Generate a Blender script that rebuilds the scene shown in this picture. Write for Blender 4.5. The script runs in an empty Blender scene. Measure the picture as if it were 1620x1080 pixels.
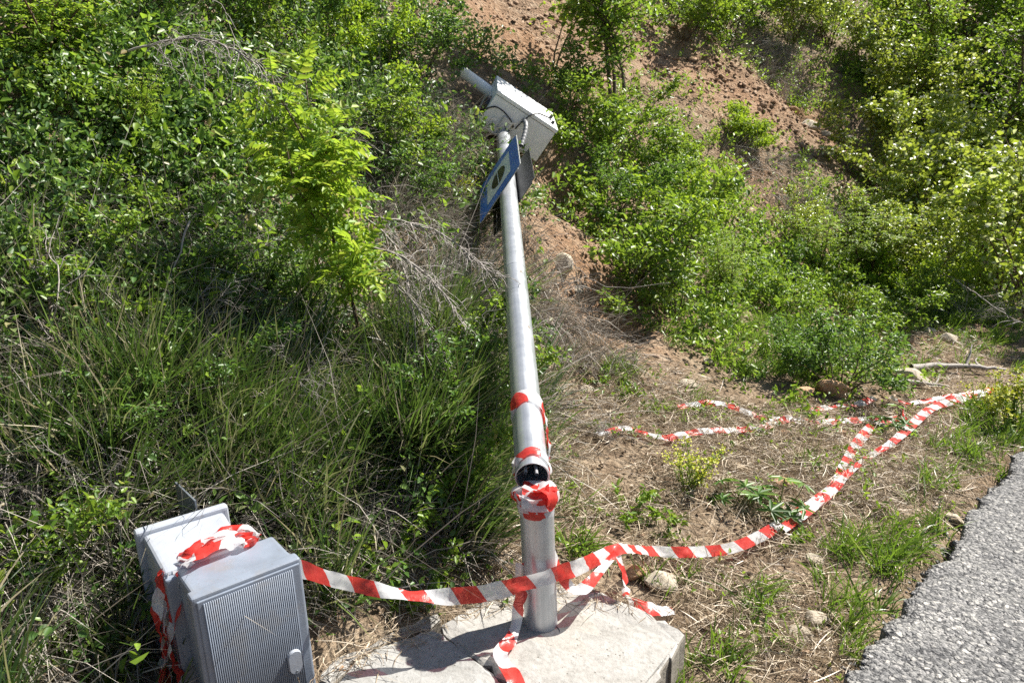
import bpy, bmesh, math, random
import numpy as np
from mathutils import Vector, Matrix

# ------------------------------------------------------------------ camera, sky, sun, exposure
sc = bpy.context.scene
COL = sc.collection
CAM_H, FPX, PITCH = 1.74, 1250.0, math.radians(15)
cam_d = bpy.data.cameras.new('camera'); cam = bpy.data.objects.new('camera', cam_d); COL.objects.link(cam)
cam.location = (0, 0, CAM_H); cam.rotation_euler = (math.radians(90) - PITCH, 0, 0)
cam_d.sensor_width = 36; cam_d.lens = 36 * FPX / 1620; cam_d.clip_start = 0.05; cam_d.clip_end = 500
cam_d.dof.use_dof = True; cam_d.dof.focus_distance = 3.4; cam_d.dof.aperture_fstop = 7.1
sc.camera = cam

SUN_EL = math.radians(52); SUN_DIR = (0.883, 0.469)          # horizontal direction towards the sun
world = bpy.data.worlds.new('World'); sc.world = world; world.use_nodes = True
wn = world.node_tree.nodes; wl = world.node_tree.links
sky = wn.new('ShaderNodeTexSky'); sky.sky_type = 'NISHITA'; sky.sun_disc = False
sky.sun_elevation = SUN_EL; sky.sun_rotation = math.atan2(SUN_DIR[0], SUN_DIR[1])
wn['Background'].inputs['Strength'].default_value = 0.05
wl.new(sky.outputs[0], wn['Background'].inputs['Color'])
sun_d = bpy.data.lights.new('sun', 'SUN'); sun_d.energy = 5.0; sun_d.angle = math.radians(0.53); sun_d.color = (1.0, 0.95, 0.87)
sun = bpy.data.objects.new('sun', sun_d); COL.objects.link(sun)
_h = math.hypot(*SUN_DIR)
TO_SUN = Vector((SUN_DIR[0] / _h * math.cos(SUN_EL), SUN_DIR[1] / _h * math.cos(SUN_EL), math.sin(SUN_EL)))
sun.rotation_euler = TO_SUN.to_track_quat('Z', 'Y').to_euler()
sc.view_settings.view_transform = 'Standard'; sc.view_settings.look = 'None'
sc.view_settings.exposure = 1.28; sc.view_settings.gamma = 1.0
sc.render.engine = 'CYCLES'
sc.cycles.max_bounces = 6; sc.cycles.diffuse_bounces = 3; sc.cycles.glossy_bounces = 2
sc.cycles.transmission_bounces = 3; sc.cycles.transparent_max_bounces = 8
sc.cycles.caustics_reflective = False; sc.cycles.caustics_refractive = False
sc.cycles.use_denoising = False

rng = np.random.default_rng(11)
random.seed(5)

# ------------------------------------------------------------------ the lie of the land
TS = np.array([0.65, 0.76]); TN = np.array([-0.76, 0.65])     # along the road, away from the road
def sn(x, y): return x * TS[0] + y * TS[1], x * TN[0] + y * TN[1]
def xy(s, n): return s * TS[0] + n * TN[0], s * TS[1] + n * TN[1]

def _hash(i, j, k):
    h = (i.astype(np.int64) * 374761393 + j.astype(np.int64) * 668265263 + k * 974634777) & 0x7fffffff
    h = ((h ^ (h >> 13)) * 1274126177) & 0x7fffffff
    return ((h ^ (h >> 16)) & 0xffff) / 65535.0
def vnoise(x, y, k=0):
    i = np.floor(x); j = np.floor(y); u = x - i; v = y - j
    u = u * u * (3 - 2 * u); v = v * v * (3 - 2 * v)
    a = _hash(i, j, k); b = _hash(i + 1, j, k); c = _hash(i, j + 1, k); d = _hash(i + 1, j + 1, k)
    return (a * (1 - u) + b * u) * (1 - v) + (c * (1 - u) + d * u) * v - 0.5
def fbm(x, y, k=0, o=4):
    t = 0; a = 1.0
    for q in range(o):
        t = t + a * vnoise(x * 2 ** q + 17.3 * q, y * 2 ** q - 9.1 * q, k + q); a *= 0.5
    return t
def sstep(a, b, v):
    t = np.clip((v - a) / (b - a), 0, 1); return t * t * (3 - 2 * t)

HOLLOWS = []           # (x, y, radius, depth)
def height(x, y):
    x = np.asarray(x, float); y = np.asarray(y, float)
    s, n = sn(x, y)
    foot = 2.6 - 0.03 * np.maximum(s - 7, 0) ** 2 * np.where(s < 14, 1, 0) - np.where(s >= 14, 0.03 * 49 + (s - 14) * 0.25, 0)
    m = n - foot
    r = 0.3 * np.logaddexp(0, np.clip(m, -30, 40) / 0.3)
    r = np.where(r > 9, 9 + (r - 9) * 0.25, r)
    up = sstep(-0.3, 1.0, m)
    z = -0.055 + 0.84 * r
    z = z + up * (0.30 * fbm(x * 0.8, y * 0.8, 3) + 0.10 * fbm(x * 3.1, y * 3.1, 8, 3))
    z = z + 0.05 * fbm(x * 1.3, y * 1.3, 21, 3) + 0.016 * fbm(x * 9, y * 9, 31, 2)
    z = z - 0.075 * sstep(1.9, 1.15, n)
    z = z - 0.10 * sstep(0.70, 0.50, n) - 0.6 * sstep(-6, -16, n)
    for (hx, hy, hr, hd) in HOLLOWS:
        z = z - hd * np.exp(-((x - hx) ** 2 + (y - hy) ** 2) / (hr * hr))
    # dip where the cabinets stand
    z = z - 0.17 * np.exp(-((x + 1.05) ** 2 + (y - 2.2) ** 2) / 0.25)
    # sunk under the concrete
    z = z - 0.09 * np.exp(-(((x - 0.08) / 0.5) ** 4 + ((y - 2.35) / 0.42) ** 4))
    return z
def ray(px, py):
    a = (px - 810) / FPX; b = -(py - 540) / FPX; c, s_ = math.cos(PITCH), math.sin(PITCH)
    return np.array([a, c + b * s_, -s_ + b * c])
def W(px, py, D): return Vector(ray(px, py) * D + np.array([0, 0, CAM_H]))
def CV(a, b, c):
    "direction given as right / up / forward of the viewing axis -> world"
    co, si = math.cos(PITCH), math.sin(PITCH)
    return Vector((a, b * si + c * co, b * co - c * si))
_T = np.concatenate([np.arange(1.2, 8, 0.01), np.arange(8, 40, 0.03)])
def at(px, py, lift=0.0):
    d = ray(px, py); q = d[None, :] * _T[:, None]
    below = q[:, 2] + CAM_H - lift < height(q[:, 0], q[:, 1])
    k = int(np.argmax(below)) if below.any() else len(_T) - 1
    p = q[k]; return Vector((p[0], p[1], p[2] + CAM_H))
def zplane(px, py, z=0.0):
    d = ray(px, py); t = (z - CAM_H) / d[2]; return Vector((d[0] * t, d[1] * t, z))
for (px, py, r, dp) in ((945, 452, 0.34, 0.30), (905, 255, 0.5, 0.38), (700, 300, 0.4, 0.22), (1310, 150, 1.0, 0.35), (820, 240, 0.5, 0.22), (695, 640, .42, -.24), (690, 770, .32, -.14), (700, 520, .4, -.05)):
    q = at(px, py); HOLLOWS.append((q.x, q.y, r, dp))

# ------------------------------------------------------------------ mesh helpers
def new_mesh(name, V, faces, mat=None, smooth=False, uv=None, attr=None):
    "faces: list of int arrays (k, n) with one n each"
    me = bpy.data.meshes.new(name)
    V = np.asarray(V, np.float32); me.vertices.add(len(V)); me.vertices.foreach_set('co', V.ravel())
    faces = [np.asarray(f, np.int32) for f in faces if len(f)]
    loops = np.concatenate([f.ravel() for f in faces]); tot = np.concatenate([np.full(len(f), f.shape[1], np.int32) for f in faces])
    me.loops.add(len(loops)); me.loops.foreach_set('vertex_index', loops)
    me.polygons.add(len(tot)); me.polygons.foreach_set('loop_start', np.concatenate([[0], np.cumsum(tot)[:-1]]).astype(np.int32))
    me.polygons.foreach_set('loop_total', tot)
    if smooth: me.polygons.foreach_set('use_smooth', np.ones(len(tot), bool))
    if uv is not None:
        l = me.uv_layers.new(name='UVMap'); l.data.foreach_set('uv', np.asarray(uv, np.float32)[loops].ravel())
    if attr is not None:
        for k, v in attr.items():
            a = me.attributes.new(k, 'FLOAT', 'POINT'); a.data.foreach_set('value', np.asarray(v, np.float32))
    me.update(calc_edges=True)
    if mat: me.materials.append(mat)
    return me
def obj(name, me, parent=None, loc=None, label=None, cat=None, group=None, kind=None):
    o = bpy.data.objects.new(name, me); COL.objects.link(o)
    if parent is not None: o.parent = parent
    if loc is not None: o.location = loc
    if label: o['label'] = label
    if cat: o['category'] = cat
    if group: o['group'] = group
    if kind: o['kind'] = kind
    return o
def thing(name, label, cat, loc=(0, 0, 0), group=None):
    o = obj(name, None, None, loc, label, cat, group); o.empty_display_size = 0.1; return o
def from_bm(name, bm, mat, smooth=False):
    me = bpy.data.meshes.new(name); bm.to_mesh(me); bm.free(); me.materials.append(mat)
    if smooth: me.polygons.foreach_set('use_smooth', np.ones(len(me.polygons), bool))
    return me
def box_bm(x0, x1, y0, y1, z0, z1, bev=0.0, seg=2, taper=None):
    bm = bmesh.new(); bmesh.ops.create_cube(bm, size=1)
    for v in bm.verts:
        fx, fy, fz = v.co.x + .5, v.co.y + .5, v.co.z + .5
        v.co = (x0 + (x1 - x0) * fx, y0 + (y1 - y0) * fy, z0 + (z1 - z0) * fz)
    if taper: taper(bm)
    if bev > 0: bmesh.ops.bevel(bm, geom=list(bm.edges), offset=bev, segments=seg, profile=0.6, affect='EDGES')
    return bm
class Acc:
    "collects triangles and quads of many small pieces into one mesh"
    def __init__(self): self.V = []; self.F3 = []; self.F4 = []; self.n = 0
    def add(self, V, F3=None, F4=None):
        V = np.asarray(V, float).reshape(-1, 3)
        if F3 is not None and len(F3): self.F3.append(np.asarray(F3) + self.n)
        if F4 is not None and len(F4): self.F4.append(np.asarray(F4) + self.n)
        self.V.append(V); self.n += len(V)
    def mesh(self, name, mat, smooth=False):
        f = []
        if self.F4: f.append(np.concatenate(self.F4))
        if self.F3: f.append(np.concatenate(self.F3))
        return new_mesh(name, np.concatenate(self.V), f, mat, smooth)
def unit(a): return a / np.maximum(np.linalg.norm(a, axis=-1, keepdims=True), 1e-9)
def tube(acc, P, R, sides=4, cap=True):
    P = np.asarray(P, float); R = np.broadcast_to(np.asarray(R, float), (len(P),))
    T = unit(np.gradient(P, axis=0)); ref = np.array([0.31, 0.17, 0.93])
    A = unit(np.cross(T, ref)); B = np.cross(T, A)
    th = np.linspace(0, 2 * np.pi, sides, endpoint=False)
    V = P[:, None, :] + R[:, None, None] * (np.cos(th)[None, :, None] * A[:, None, :] + np.sin(th)[None, :, None] * B[:, None, :])
    k = np.arange(len(P) - 1)[:, None] * sides; j = np.arange(sides)[None, :]; jn = (j + 1) % sides
    F4 = np.stack([k + j, k + jn, k + sides + jn, k + sides + j], -1).reshape(-1, 4)
    acc.add(V.reshape(-1, 3), None, F4)
    if cap and sides == 4: acc.F4.append(np.array([[0, 1, 2, 3]]) + acc.n - 4); acc.F4.append(np.array([[3, 2, 1, 0]]) + acc.n - 4 * len(P))
def leaves(acc, P, D, N, L, Wd, fold=0.25, curl=0.12, full=True):
    "leaf blades: P base, D along, N face normal"
    P = np.asarray(P); D = unit(np.asarray(D)); S = unit(np.cross(D, N)); N = np.cross(S, D)
    L = np.broadcast_to(L, (len(P),))[:, None]; Wd = np.broadcast_to(Wd, (len(P),))[:, None]
    def pt(t, w): return P + D * L * t + S * Wd * w + N * (abs(w) * Wd * fold * 2 - L * curl * t * t)
    if full:
        V = np.stack([pt(0, 0), pt(.30, -.46), pt(.68, -.36), pt(1, 0), pt(.68, .36), pt(.30, .46)], 1)
        b = np.arange(len(P))[:, None] * 6
        acc.add(V.reshape(-1, 3), None, np.concatenate([b + np.array([[0, 1, 2, 3]]), b + np.array([[0, 3, 4, 5]])]))
    else:
        V = np.stack([pt(0, 0), pt(.45, -.5), pt(1, 0), pt(.45, .5)], 1)
        b = np.arange(len(P))[:, None] * 4
        acc.add(V.reshape(-1, 3), np.concatenate([b + np.array([[0, 1, 2]]), b + np.array([[0, 2, 3]])]), None)
def blades(acc, P, D, L, Wd, droop, bend):
    "grass blades: three segments, arching under their weight and along bend"
    P = np.asarray(P); D = unit(np.asarray(D)); n = len(P)
    S = unit(np.cross(D, unit(rng.normal(size=(n, 3)))))
    L = np.broadcast_to(L, (n,))[:, None]; Wd = np.broadcast_to(Wd, (n,))[:, None]; droop = np.broadcast_to(droop, (n,))[:, None]
    rows = []
    for t, w in ((0, .7), (.36, 1.0), (.7, .7)):
        c = P + D * L * t + (bend - np.array([0, 0, 1.0]) * droop) * L * t * t
        rows += [c - S * Wd * w / 2, c + S * Wd * w / 2]
    rows.append(P + D * L + (bend - np.array([0, 0, 1.0]) * droop) * L)
    V = np.stack(rows, 1); b = np.arange(n)[:, None] * 7
    acc.add(V.reshape(-1, 3), b + np.array([[4, 5, 6]]), np.concatenate([b + np.array([[0, 1, 3, 2]]), b + np.array([[2, 3, 5, 4]])]))

def catmull(P, step=.012):
    P = [np.array(p, float) for p in P]; P = [2 * P[0] - P[1]] + P + [2 * P[-1] - P[-2]]; out = []; par = []
    for k in range(1, len(P) - 2):
        m = max(2, int(np.linalg.norm(P[k + 1][:3] - P[k][:3]) / step))
        for q in range(m):
            t = q / m; a, b, c_, d_ = P[k - 1], P[k], P[k + 1], P[k + 2]
            out.append(.5 * ((2 * b) + (-a + c_) * t + (2 * a - 5 * b + 4 * c_ - d_) * t * t + (-a + 3 * b - 3 * c_ + d_) * t ** 3))
    out.append(P[-2]); return np.array(out)
# ------------------------------------------------------------------ materials
def mat_new(name):
    m = bpy.data.materials.new(name); m.use_nodes = True; nt = m.node_tree
    return m, nt, nt.nodes['Principled BSDF'], nt.nodes['Material Output']
def ramp(nt, stops, fac=None, interp='LINEAR'):
    r = nt.nodes.new('ShaderNodeValToRGB'); r.color_ramp.interpolation = interp
    e = r.color_ramp.elements
    while len(e) < len(stops): e.new(0.5)
    for k, (p, c) in enumerate(stops): e[k].position = p; e[k].color = (*c, 1)
    if fac is not None: nt.links.new(fac, r.inputs[0])
    return r
def noise(nt, scale, detail=4, rough=0.55, vec=None):
    n = nt.nodes.new('ShaderNodeTexNoise'); n.inputs['Scale'].default_value = scale
    n.inputs['Detail'].default_value = detail; n.inputs['Roughness'].default_value = rough
    if vec is not None: nt.links.new(vec, n.inputs['Vector'])
    return n
def mixc(nt, fac, a, b, mode='MIX'):
    m = nt.nodes.new('ShaderNodeMix'); m.data_type = 'RGBA'; m.blend_type = mode
    for s, v in ((m.inputs[0], fac), (m.inputs[6], a), (m.inputs[7], b)):
        if isinstance(v, (int, float)): s.default_value = v
        elif isinstance(v, tuple): s.default_value = (*v, 1)
        else: nt.links.new(v, s)
    return m.outputs[2]
def bump(nt, h, strength, dist, to):
    b = nt.nodes.new('ShaderNodeBump'); b.inputs['Strength'].default_value = strength; b.inputs['Distance'].default_value = dist
    nt.links.new(h, b.inputs['Height']); nt.links.new(b.outputs[0], to.inputs['Normal']); return b
def coords(nt, kind='Object'):
    return nt.nodes.new('ShaderNodeTexCoord').outputs[kind]
def leaf_mat(name, stops, trans, tf=0.35, rough=0.38, spec=0.5, patch=0.0):
    "per-leaf colour from Random Per Island, light through the blade as translucency"
    m, nt, p, out = mat_new(name)
    g = nt.nodes.new('ShaderNodeNewGeometry')
    c = ramp(nt, stops, g.outputs['Random Per Island']).outputs[0]
    oi = nt.nodes.new('ShaderNodeObjectInfo')
    hs = nt.nodes.new('ShaderNodeHueSaturation'); nt.links.new(c, hs.inputs['Color'])
    mr = nt.nodes.new('ShaderNodeMapRange'); mr.inputs[3].default_value = 0.82; mr.inputs[4].default_value = 1.2
    nt.links.new(oi.outputs['Random'], mr.inputs[0]); nt.links.new(mr.outputs[0], hs.inputs['Value'])
    c = hs.outputs[0]
    nt.links.new(c, p.inputs['Base Color']); p.inputs['Roughness'].default_value = rough
    p.inputs['Specular IOR Level'].default_value = spec
    t = nt.nodes.new('ShaderNodeBsdfTranslucent')
    nt.links.new(mixc(nt, 0.5, c, trans), t.inputs['Color'])
    mx = nt.nodes.new('ShaderNodeMixShader'); mx.inputs[0].default_value = tf
    nt.links.new(p.outputs[0], mx.inputs[1]); nt.links.new(t.outputs[0], mx.inputs[2]); nt.links.new(mx.outputs[0], out.inputs['Surface'])
    return m
def plain(name, col, rough=0.6, metal=0.0, spec=0.5, var=0.0, scale=8, bmp=0.0, bscale=40, dirt=0.0):
    m, nt, p, out = mat_new(name)
    p.inputs['Roughness'].default_value = rough; p.inputs['Metallic'].default_value = metal; p.inputs['Specular IOR Level'].default_value = spec
    v = coords(nt)
    if var > 0:
        n = noise(nt, scale, 6, 0.6, v)
        lo = tuple(max(0, c * (1 - var)) for c in col); hi = tuple(min(1, c * (1 + var * 0.7)) for c in col)
        c_ = ramp(nt, [(0.3, lo), (0.7, hi)], n.outputs[0]).outputs[0]
        if dirt > 0:
            d1 = noise(nt, 5.5, 9, .72, v); c_ = mixc(nt, ramp(nt, [(.52, (0, 0, 0)), (.72, (dirt,) * 3)], d1.outputs[0]).outputs[0], c_, (.20, .165, .12))
            d2 = noise(nt, 60, 3, .6, v); c_ = mixc(nt, ramp(nt, [(.66, (0, 0, 0)), (.72, (dirt * .8,) * 3)], d2.outputs[0]).outputs[0], c_, (.13, .11, .085))
        nt.links.new(c_, p.inputs['Base Color'])
    else: p.inputs['Base Color'].default_value = (*col, 1)
    if bmp > 0: bump(nt, noise(nt, bscale, 4, 0.6, v).outputs[0], bmp, 0.01, p)
    return m
M = {}
M['leaf_mid'] = leaf_mat('leaf_mid_green', [(0, (.055, .115, .014)), (.5, (.12, .215, .024)), (.85, (.20, .30, .035)), (.97, (.28, .33, .05)), (1, (.24, .17, .08))], (.38, .56, .04), tf=.42, rough=.42, spec=.45)
M['leaf_dark'] = leaf_mat('leaf_dark_green', [(0, (.040, .095, .018)), (.6, (.080, .165, .030)), (1, (.15, .24, .045))], (.28, .48, .05), tf=.38, rough=.42, spec=.45)
M['leaf_creeper'] = leaf_mat('leaf_creeper', [(0, (.026, .062, .014)), (.5, (.060, .130, .024)), (.88, (.14, .22, .05)), (.94, (.20, .25, .10)), (1, (.26, .21, .11))], (.26, .44, .05), tf=.36, rough=.42, spec=.5)
M['leaf_lime'] = leaf_mat('leaf_lime', [(0, (.10, .20, .016)), (.5, (.18, .30, .02)), (1, (.32, .40, .03))], (.50, .66, .04), tf=.45, rough=.45, spec=.4)
M['leaf_robinia'] = leaf_mat('leaf_robinia', [(0, (.10, .20, .020)), (.5, (.18, .30, .028)), (.9, (.30, .39, .04)), (1, (.36, .34, .07))], (.48, .68, .05), tf=.45, rough=.48, spec=.4)
M['leaf_poplar'] = leaf_mat('leaf_poplar', [(0, (.11, .19, .02)), (.5, (.20, .29, .03)), (.86, (.34, .40, .06)), (.93, (.60, .62, .42)), (1, (.72, .72, .60))], (.55, .64, .06), tf=.40, rough=.36, spec=.7)
M['leaf_spurge'] = leaf_mat('leaf_spurge', [(0, (.06, .13, .02)), (.6, (.13, .22, .02)), (1, (.32, .38, .02))], (.4, .5, .03), tf=.35, rough=.5)
M['spurge_flower'] = leaf_mat('spurge_flower', [(0, (.30, .36, .02)), (1, (.50, .48, .03))], (.5, .55, .03), tf=.3, rough=.6)
M['grass'] = leaf_mat('grass_blade', [(0, (.020, .045, .012)), (.4, (.038, .084, .016)), (.66, (.10, .17, .032)), (.74, (.18, .17, .08)), (.88, (.30, .25, .15)), (1, (.46, .41, .30))], (.19, .32, .04), tf=.28, rough=.32, spec=.7)
M['grass_fresh'] = leaf_mat('grass_fresh', [(0, (.05, .10, .015)), (.6, (.10, .19, .02)), (.9, (.16, .25, .03)), (1, (.34, .30, .14))], (.3, .48, .04), tf=.35, rough=.38)
M['straw'] = leaf_mat('straw', [(0, (.09, .064, .042)), (.4, (.25, .19, .125)), (.75, (.43, .35, .245)), (1, (.64, .56, .44))], (.4, .32, .2), tf=.15, rough=.5)
M['straw_grey'] = leaf_mat('straw_grey', [(0, (.11, .093, .078)), (.5, (.25, .22, .185)), (1, (.50, .46, .40))], (.35, .3, .24), tf=.12, rough=.55)
M['litter'] = leaf_mat('litter', [(0, (.06, .04, .025)), (.5, (.16, .10, .06)), (1, (.33, .24, .16))], (.2, .12, .06), tf=.08, rough=.6)
M['bark'] = plain('bark', (.11, .085, .06), .85, var=.4, scale=30, bmp=.5, bscale=90)
M['bark_red'] = plain('bark_young', (.10, .06, .035), .7, var=.3, scale=25)
M['deadwood'] = plain('deadwood', (.30, .27, .24), .8, var=.35, scale=18, bmp=.3, bscale=80)
M['twig_grey'] = plain('twig_grey', (.30, .27, .245), .75, var=.4, scale=12)

def ground_mat():
    m, nt, p, out = mat_new('soil')
    v = coords(nt)
    a = noise(nt, 1.1, 6, .6, v); b = noise(nt, 7, 8, .65, v); c = noise(nt, 60, 6, .7, v)
    dry = ramp(nt, [(.28, (.14, .105, .07)), (.5, (.29, .225, .155)), (.72, (.45, .365, .265))], b.outputs[0]).outputs[0]
    red = ramp(nt, [(.25, (.19, .10, .052)), (.5, (.36, .21, .12)), (.75, (.52, .37, .25))], b.outputs[0]).outputs[0]
    at_ = nt.nodes.new('ShaderNodeAttribute'); at_.attribute_name = 'red'
    mm = nt.nodes.new('ShaderNodeMath'); mm.operation = 'MULTIPLY_ADD'; mm.use_clamp = True
    nt.links.new(a.outputs[0], mm.inputs[0]); mm.inputs[1].default_value = 0.55; nt.links.new(at_.outputs['Fac'], mm.inputs[2])
    sb = nt.nodes.new('ShaderNodeMath'); sb.operation = 'SUBTRACT'; sb.use_clamp = True; nt.links.new(mm.outputs[0], sb.inputs[0]); sb.inputs[1].default_value = .12
    col = mixc(nt, sb.outputs[0], dry, red)
    col = mixc(nt, 0.55, col, ramp(nt, [(.3, (.35, .35, .35)), (.7, (1, 1, 1))], c.outputs[0]).outputs[0], 'MULTIPLY')
    nt.links.new(col, p.inputs['Base Color']); p.inputs['Roughness'].default_value = .95; p.inputs['Specular IOR Level'].default_value = .15
    vo = nt.nodes.new('ShaderNodeTexVoronoi'); vo.inputs['Scale'].default_value = 34; nt.links.new(v, vo.inputs['Vector'])
    ad = nt.nodes.new('ShaderNodeMath'); ad.operation = 'SUBTRACT'; nt.links.new(c.outputs[0], ad.inputs[0]); nt.links.new(vo.outputs['Distance'], ad.inputs[1])
    bump(nt, ad.outputs[0], .9, .03, p)
    return m
def asphalt_mat():
    m, nt, p, out = mat_new('asphalt')
    v = coords(nt)
    wv = noise(nt, 30, 3, .5, v)
    vm = nt.nodes.new('ShaderNodeVectorMath'); vm.operation = 'MULTIPLY_ADD'; vm.inputs[1].default_value = (.02, .02, .02)
    nt.links.new(wv.outputs['Color'], vm.inputs[0]); nt.links.new(v, vm.inputs[2])
    vo = nt.nodes.new('ShaderNodeTexVoronoi'); vo.inputs['Scale'].default_value = 44; nt.links.new(vm.outputs[0], vo.inputs['Vector'])
    v2 = nt.nodes.new('ShaderNodeTexVoronoi'); v2.inputs['Scale'].default_value = 120; nt.links.new(vm.outputs[0], v2.inputs['Vector'])
    sep = nt.nodes.new('ShaderNodeSeparateColor'); nt.links.new(vo.outputs['Color'], sep.inputs[0])
    stone = ramp(nt, [(0, (.08, .08, .083)), (.3, (.18, .178, .175)), (.65, (.27, .265, .25)), (.9, (.40, .385, .36)), (1, (.54, .51, .46))], sep.outputs[0]).outputs[0]
    s2 = nt.nodes.new('ShaderNodeSeparateColor'); nt.links.new(v2.outputs['Color'], s2.inputs[0])
    fine = ramp(nt, [(0, (.05, .05, .052)), (.5, (.15, .15, .148)), (1, (.32, .31, .30))], s2.outputs[1]).outputs[0]
    gap = ramp(nt, [(.28, (0, 0, 0)), (.5, (1, 1, 1))], vo.outputs['Distance']).outputs[0]
    col = mixc(nt, gap, stone, fine)
    big = noise(nt, 5, 5, .6, v)
    col = mixc(nt, .6, col, ramp(nt, [(.32, (.42, .42, .44)), (.5, (.8, .8, .8)), (.68, (1.2, 1.19, 1.15))], big.outputs[0]).outputs[0], 'MULTIPLY')
    nt.links.new(col, p.inputs['Base Color']); p.inputs['Roughness'].default_value = .85; p.inputs['Specular IOR Level'].default_value = .3
    ad = nt.nodes.new('ShaderNodeMath'); ad.operation = 'MULTIPLY_ADD'; ad.inputs[1].default_value = .5
    nt.links.new(v2.outputs['Distance'], ad.inputs[0]); nt.links.new(vo.outputs['Distance'], ad.inputs[2])
    iv = nt.nodes.new('ShaderNodeMath'); iv.operation = 'SUBTRACT'; iv.inputs[0].default_value = 1; nt.links.new(ad.outputs[0], iv.inputs[1])
    bump(nt, iv.outputs[0], .9, .013, p)
    return m
def concrete_mat(name, tint=(1, 1, 1)):
    m, nt, p, out = mat_new(name)
    v = coords(nt)
    a = noise(nt, 4, 8, .65, v); c = noise(nt, 45, 6, .7, v)
    col = ramp(nt, [(.28, tuple(q * t for q, t in zip((.215, .205, .185), tint))), (.5, tuple(q * t for q, t in zip((.325, .315, .295), tint))), (.75, tuple(q * t for q, t in zip((.40, .39, .37), tint)))], a.outputs[0]).outputs[0]
    col = mixc(nt, .45, col, ramp(nt, [(.32, (.42, .40, .37)), (.52, (1, 1, 1))], c.outputs[0]).outputs[0], 'MULTIPLY')
    vo = nt.nodes.new('ShaderNodeTexVoronoi'); vo.inputs['Scale'].default_value = 75; nt.links.new(v, vo.inputs['Vector'])
    sp = nt.nodes.new('ShaderNodeSeparateColor'); nt.links.new(vo.outputs['Color'], sp.inputs[0])
    pick = nt.nodes.new('ShaderNodeMath'); pick.operation = 'GREATER_THAN'; pick.inputs[1].default_value = .93; nt.links.new(sp.outputs[0], pick.inputs[0])
    near = nt.nodes.new('ShaderNodeMath'); near.operation = 'LESS_THAN'; near.inputs[1].default_value = .26; nt.links.new(vo.outputs['Distance'], near.inputs[0])
    pit = nt.nodes.new('ShaderNodeMath'); pit.operation = 'MULTIPLY'; nt.links.new(pick.outputs[0], pit.inputs[0]); nt.links.new(near.outputs[0], pit.inputs[1])
    st = noise(nt, 2.6, 9, .7, v); col = mixc(nt, ramp(nt, [(.50, (0, 0, 0)), (.70, (.45, .45, .45))], st.outputs[0]).outputs[0], col, (.20, .185, .16))
    col = mixc(nt, pit.outputs[0], col, (.13, .12, .105))
    nt.links.new(col, p.inputs['Base Color']); p.inputs['Roughness'].default_value = .92; p.inputs['Specular IOR Level'].default_value = .2
    sb = nt.nodes.new('ShaderNodeMath'); sb.operation = 'SUBTRACT'; nt.links.new(c.outputs[0], sb.inputs[0]); nt.links.new(pit.outputs[0], sb.inputs[1])
    big = noise(nt, 16, 4, .6, v); ad = nt.nodes.new('ShaderNodeMath'); ad.operation = 'MULTIPLY_ADD'; ad.inputs[1].default_value = 1.6; nt.links.new(big.outputs[0], ad.inputs[0]); nt.links.new(sb.outputs[0], ad.inputs[2])
    bump(nt, ad.outputs[0], .6, .008, p)
    return m
def stone_mat(name, c0, c1, c2):
    m, nt, p, out = mat_new(name)
    v = coords(nt); a = noise(nt, 14, 8, .65, v); c = noise(nt, 70, 5, .7, v)
    oi = nt.nodes.new('ShaderNodeObjectInfo')
    col = ramp(nt, [(.25, c0), (.5, c1), (.75, c2)], a.outputs[0]).outputs[0]
    hs = nt.nodes.new('ShaderNodeHueSaturation'); nt.links.new(col, hs.inputs['Color'])
    mr = nt.nodes.new('ShaderNodeMapRange'); mr.inputs[3].default_value = .7; mr.inputs[4].default_value = 1.25
    nt.links.new(oi.outputs['Random'], mr.inputs[0]); nt.links.new(mr.outputs[0], hs.inputs['Value'])
    nt.links.new(hs.outputs[0], p.inputs['Base Color']); p.inputs['Roughness'].default_value = .9; p.inputs['Specular IOR Level'].default_value = .25
    bump(nt, c.outputs[0], .7, .008, p)
    return m
def galv_mat():
    m, nt, p, out = mat_new('galvanised_steel')
    v = coords(nt)
    st = nt.nodes.new('ShaderNodeMapping'); st.inputs['Scale'].default_value = (55, 55, 1.2); nt.links.new(v, st.inputs[0])
    br = noise(nt, 2.0, 5, .6, st.outputs[0]); sp = noise(nt, 9, 5, .6, v)
    col = ramp(nt, [(.25, (.30, .32, .34)), (.55, (.47, .49, .515)), (.8, (.60, .62, .645))], mixc(nt, .5, br.outputs[0], sp.outputs[0])).outputs[0]
    nt.links.new(col, p.inputs['Base Color']); p.inputs['Metallic'].default_value = .65
    nt.links.new(ramp(nt, [(.2, (.30, .30, .30)), (.8, (.46, .46, .46))], sp.outputs[0]).outputs[0], p.inputs['Roughness'])
    bump(nt, br.outputs[0], .12, .002, p)
    return m
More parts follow.
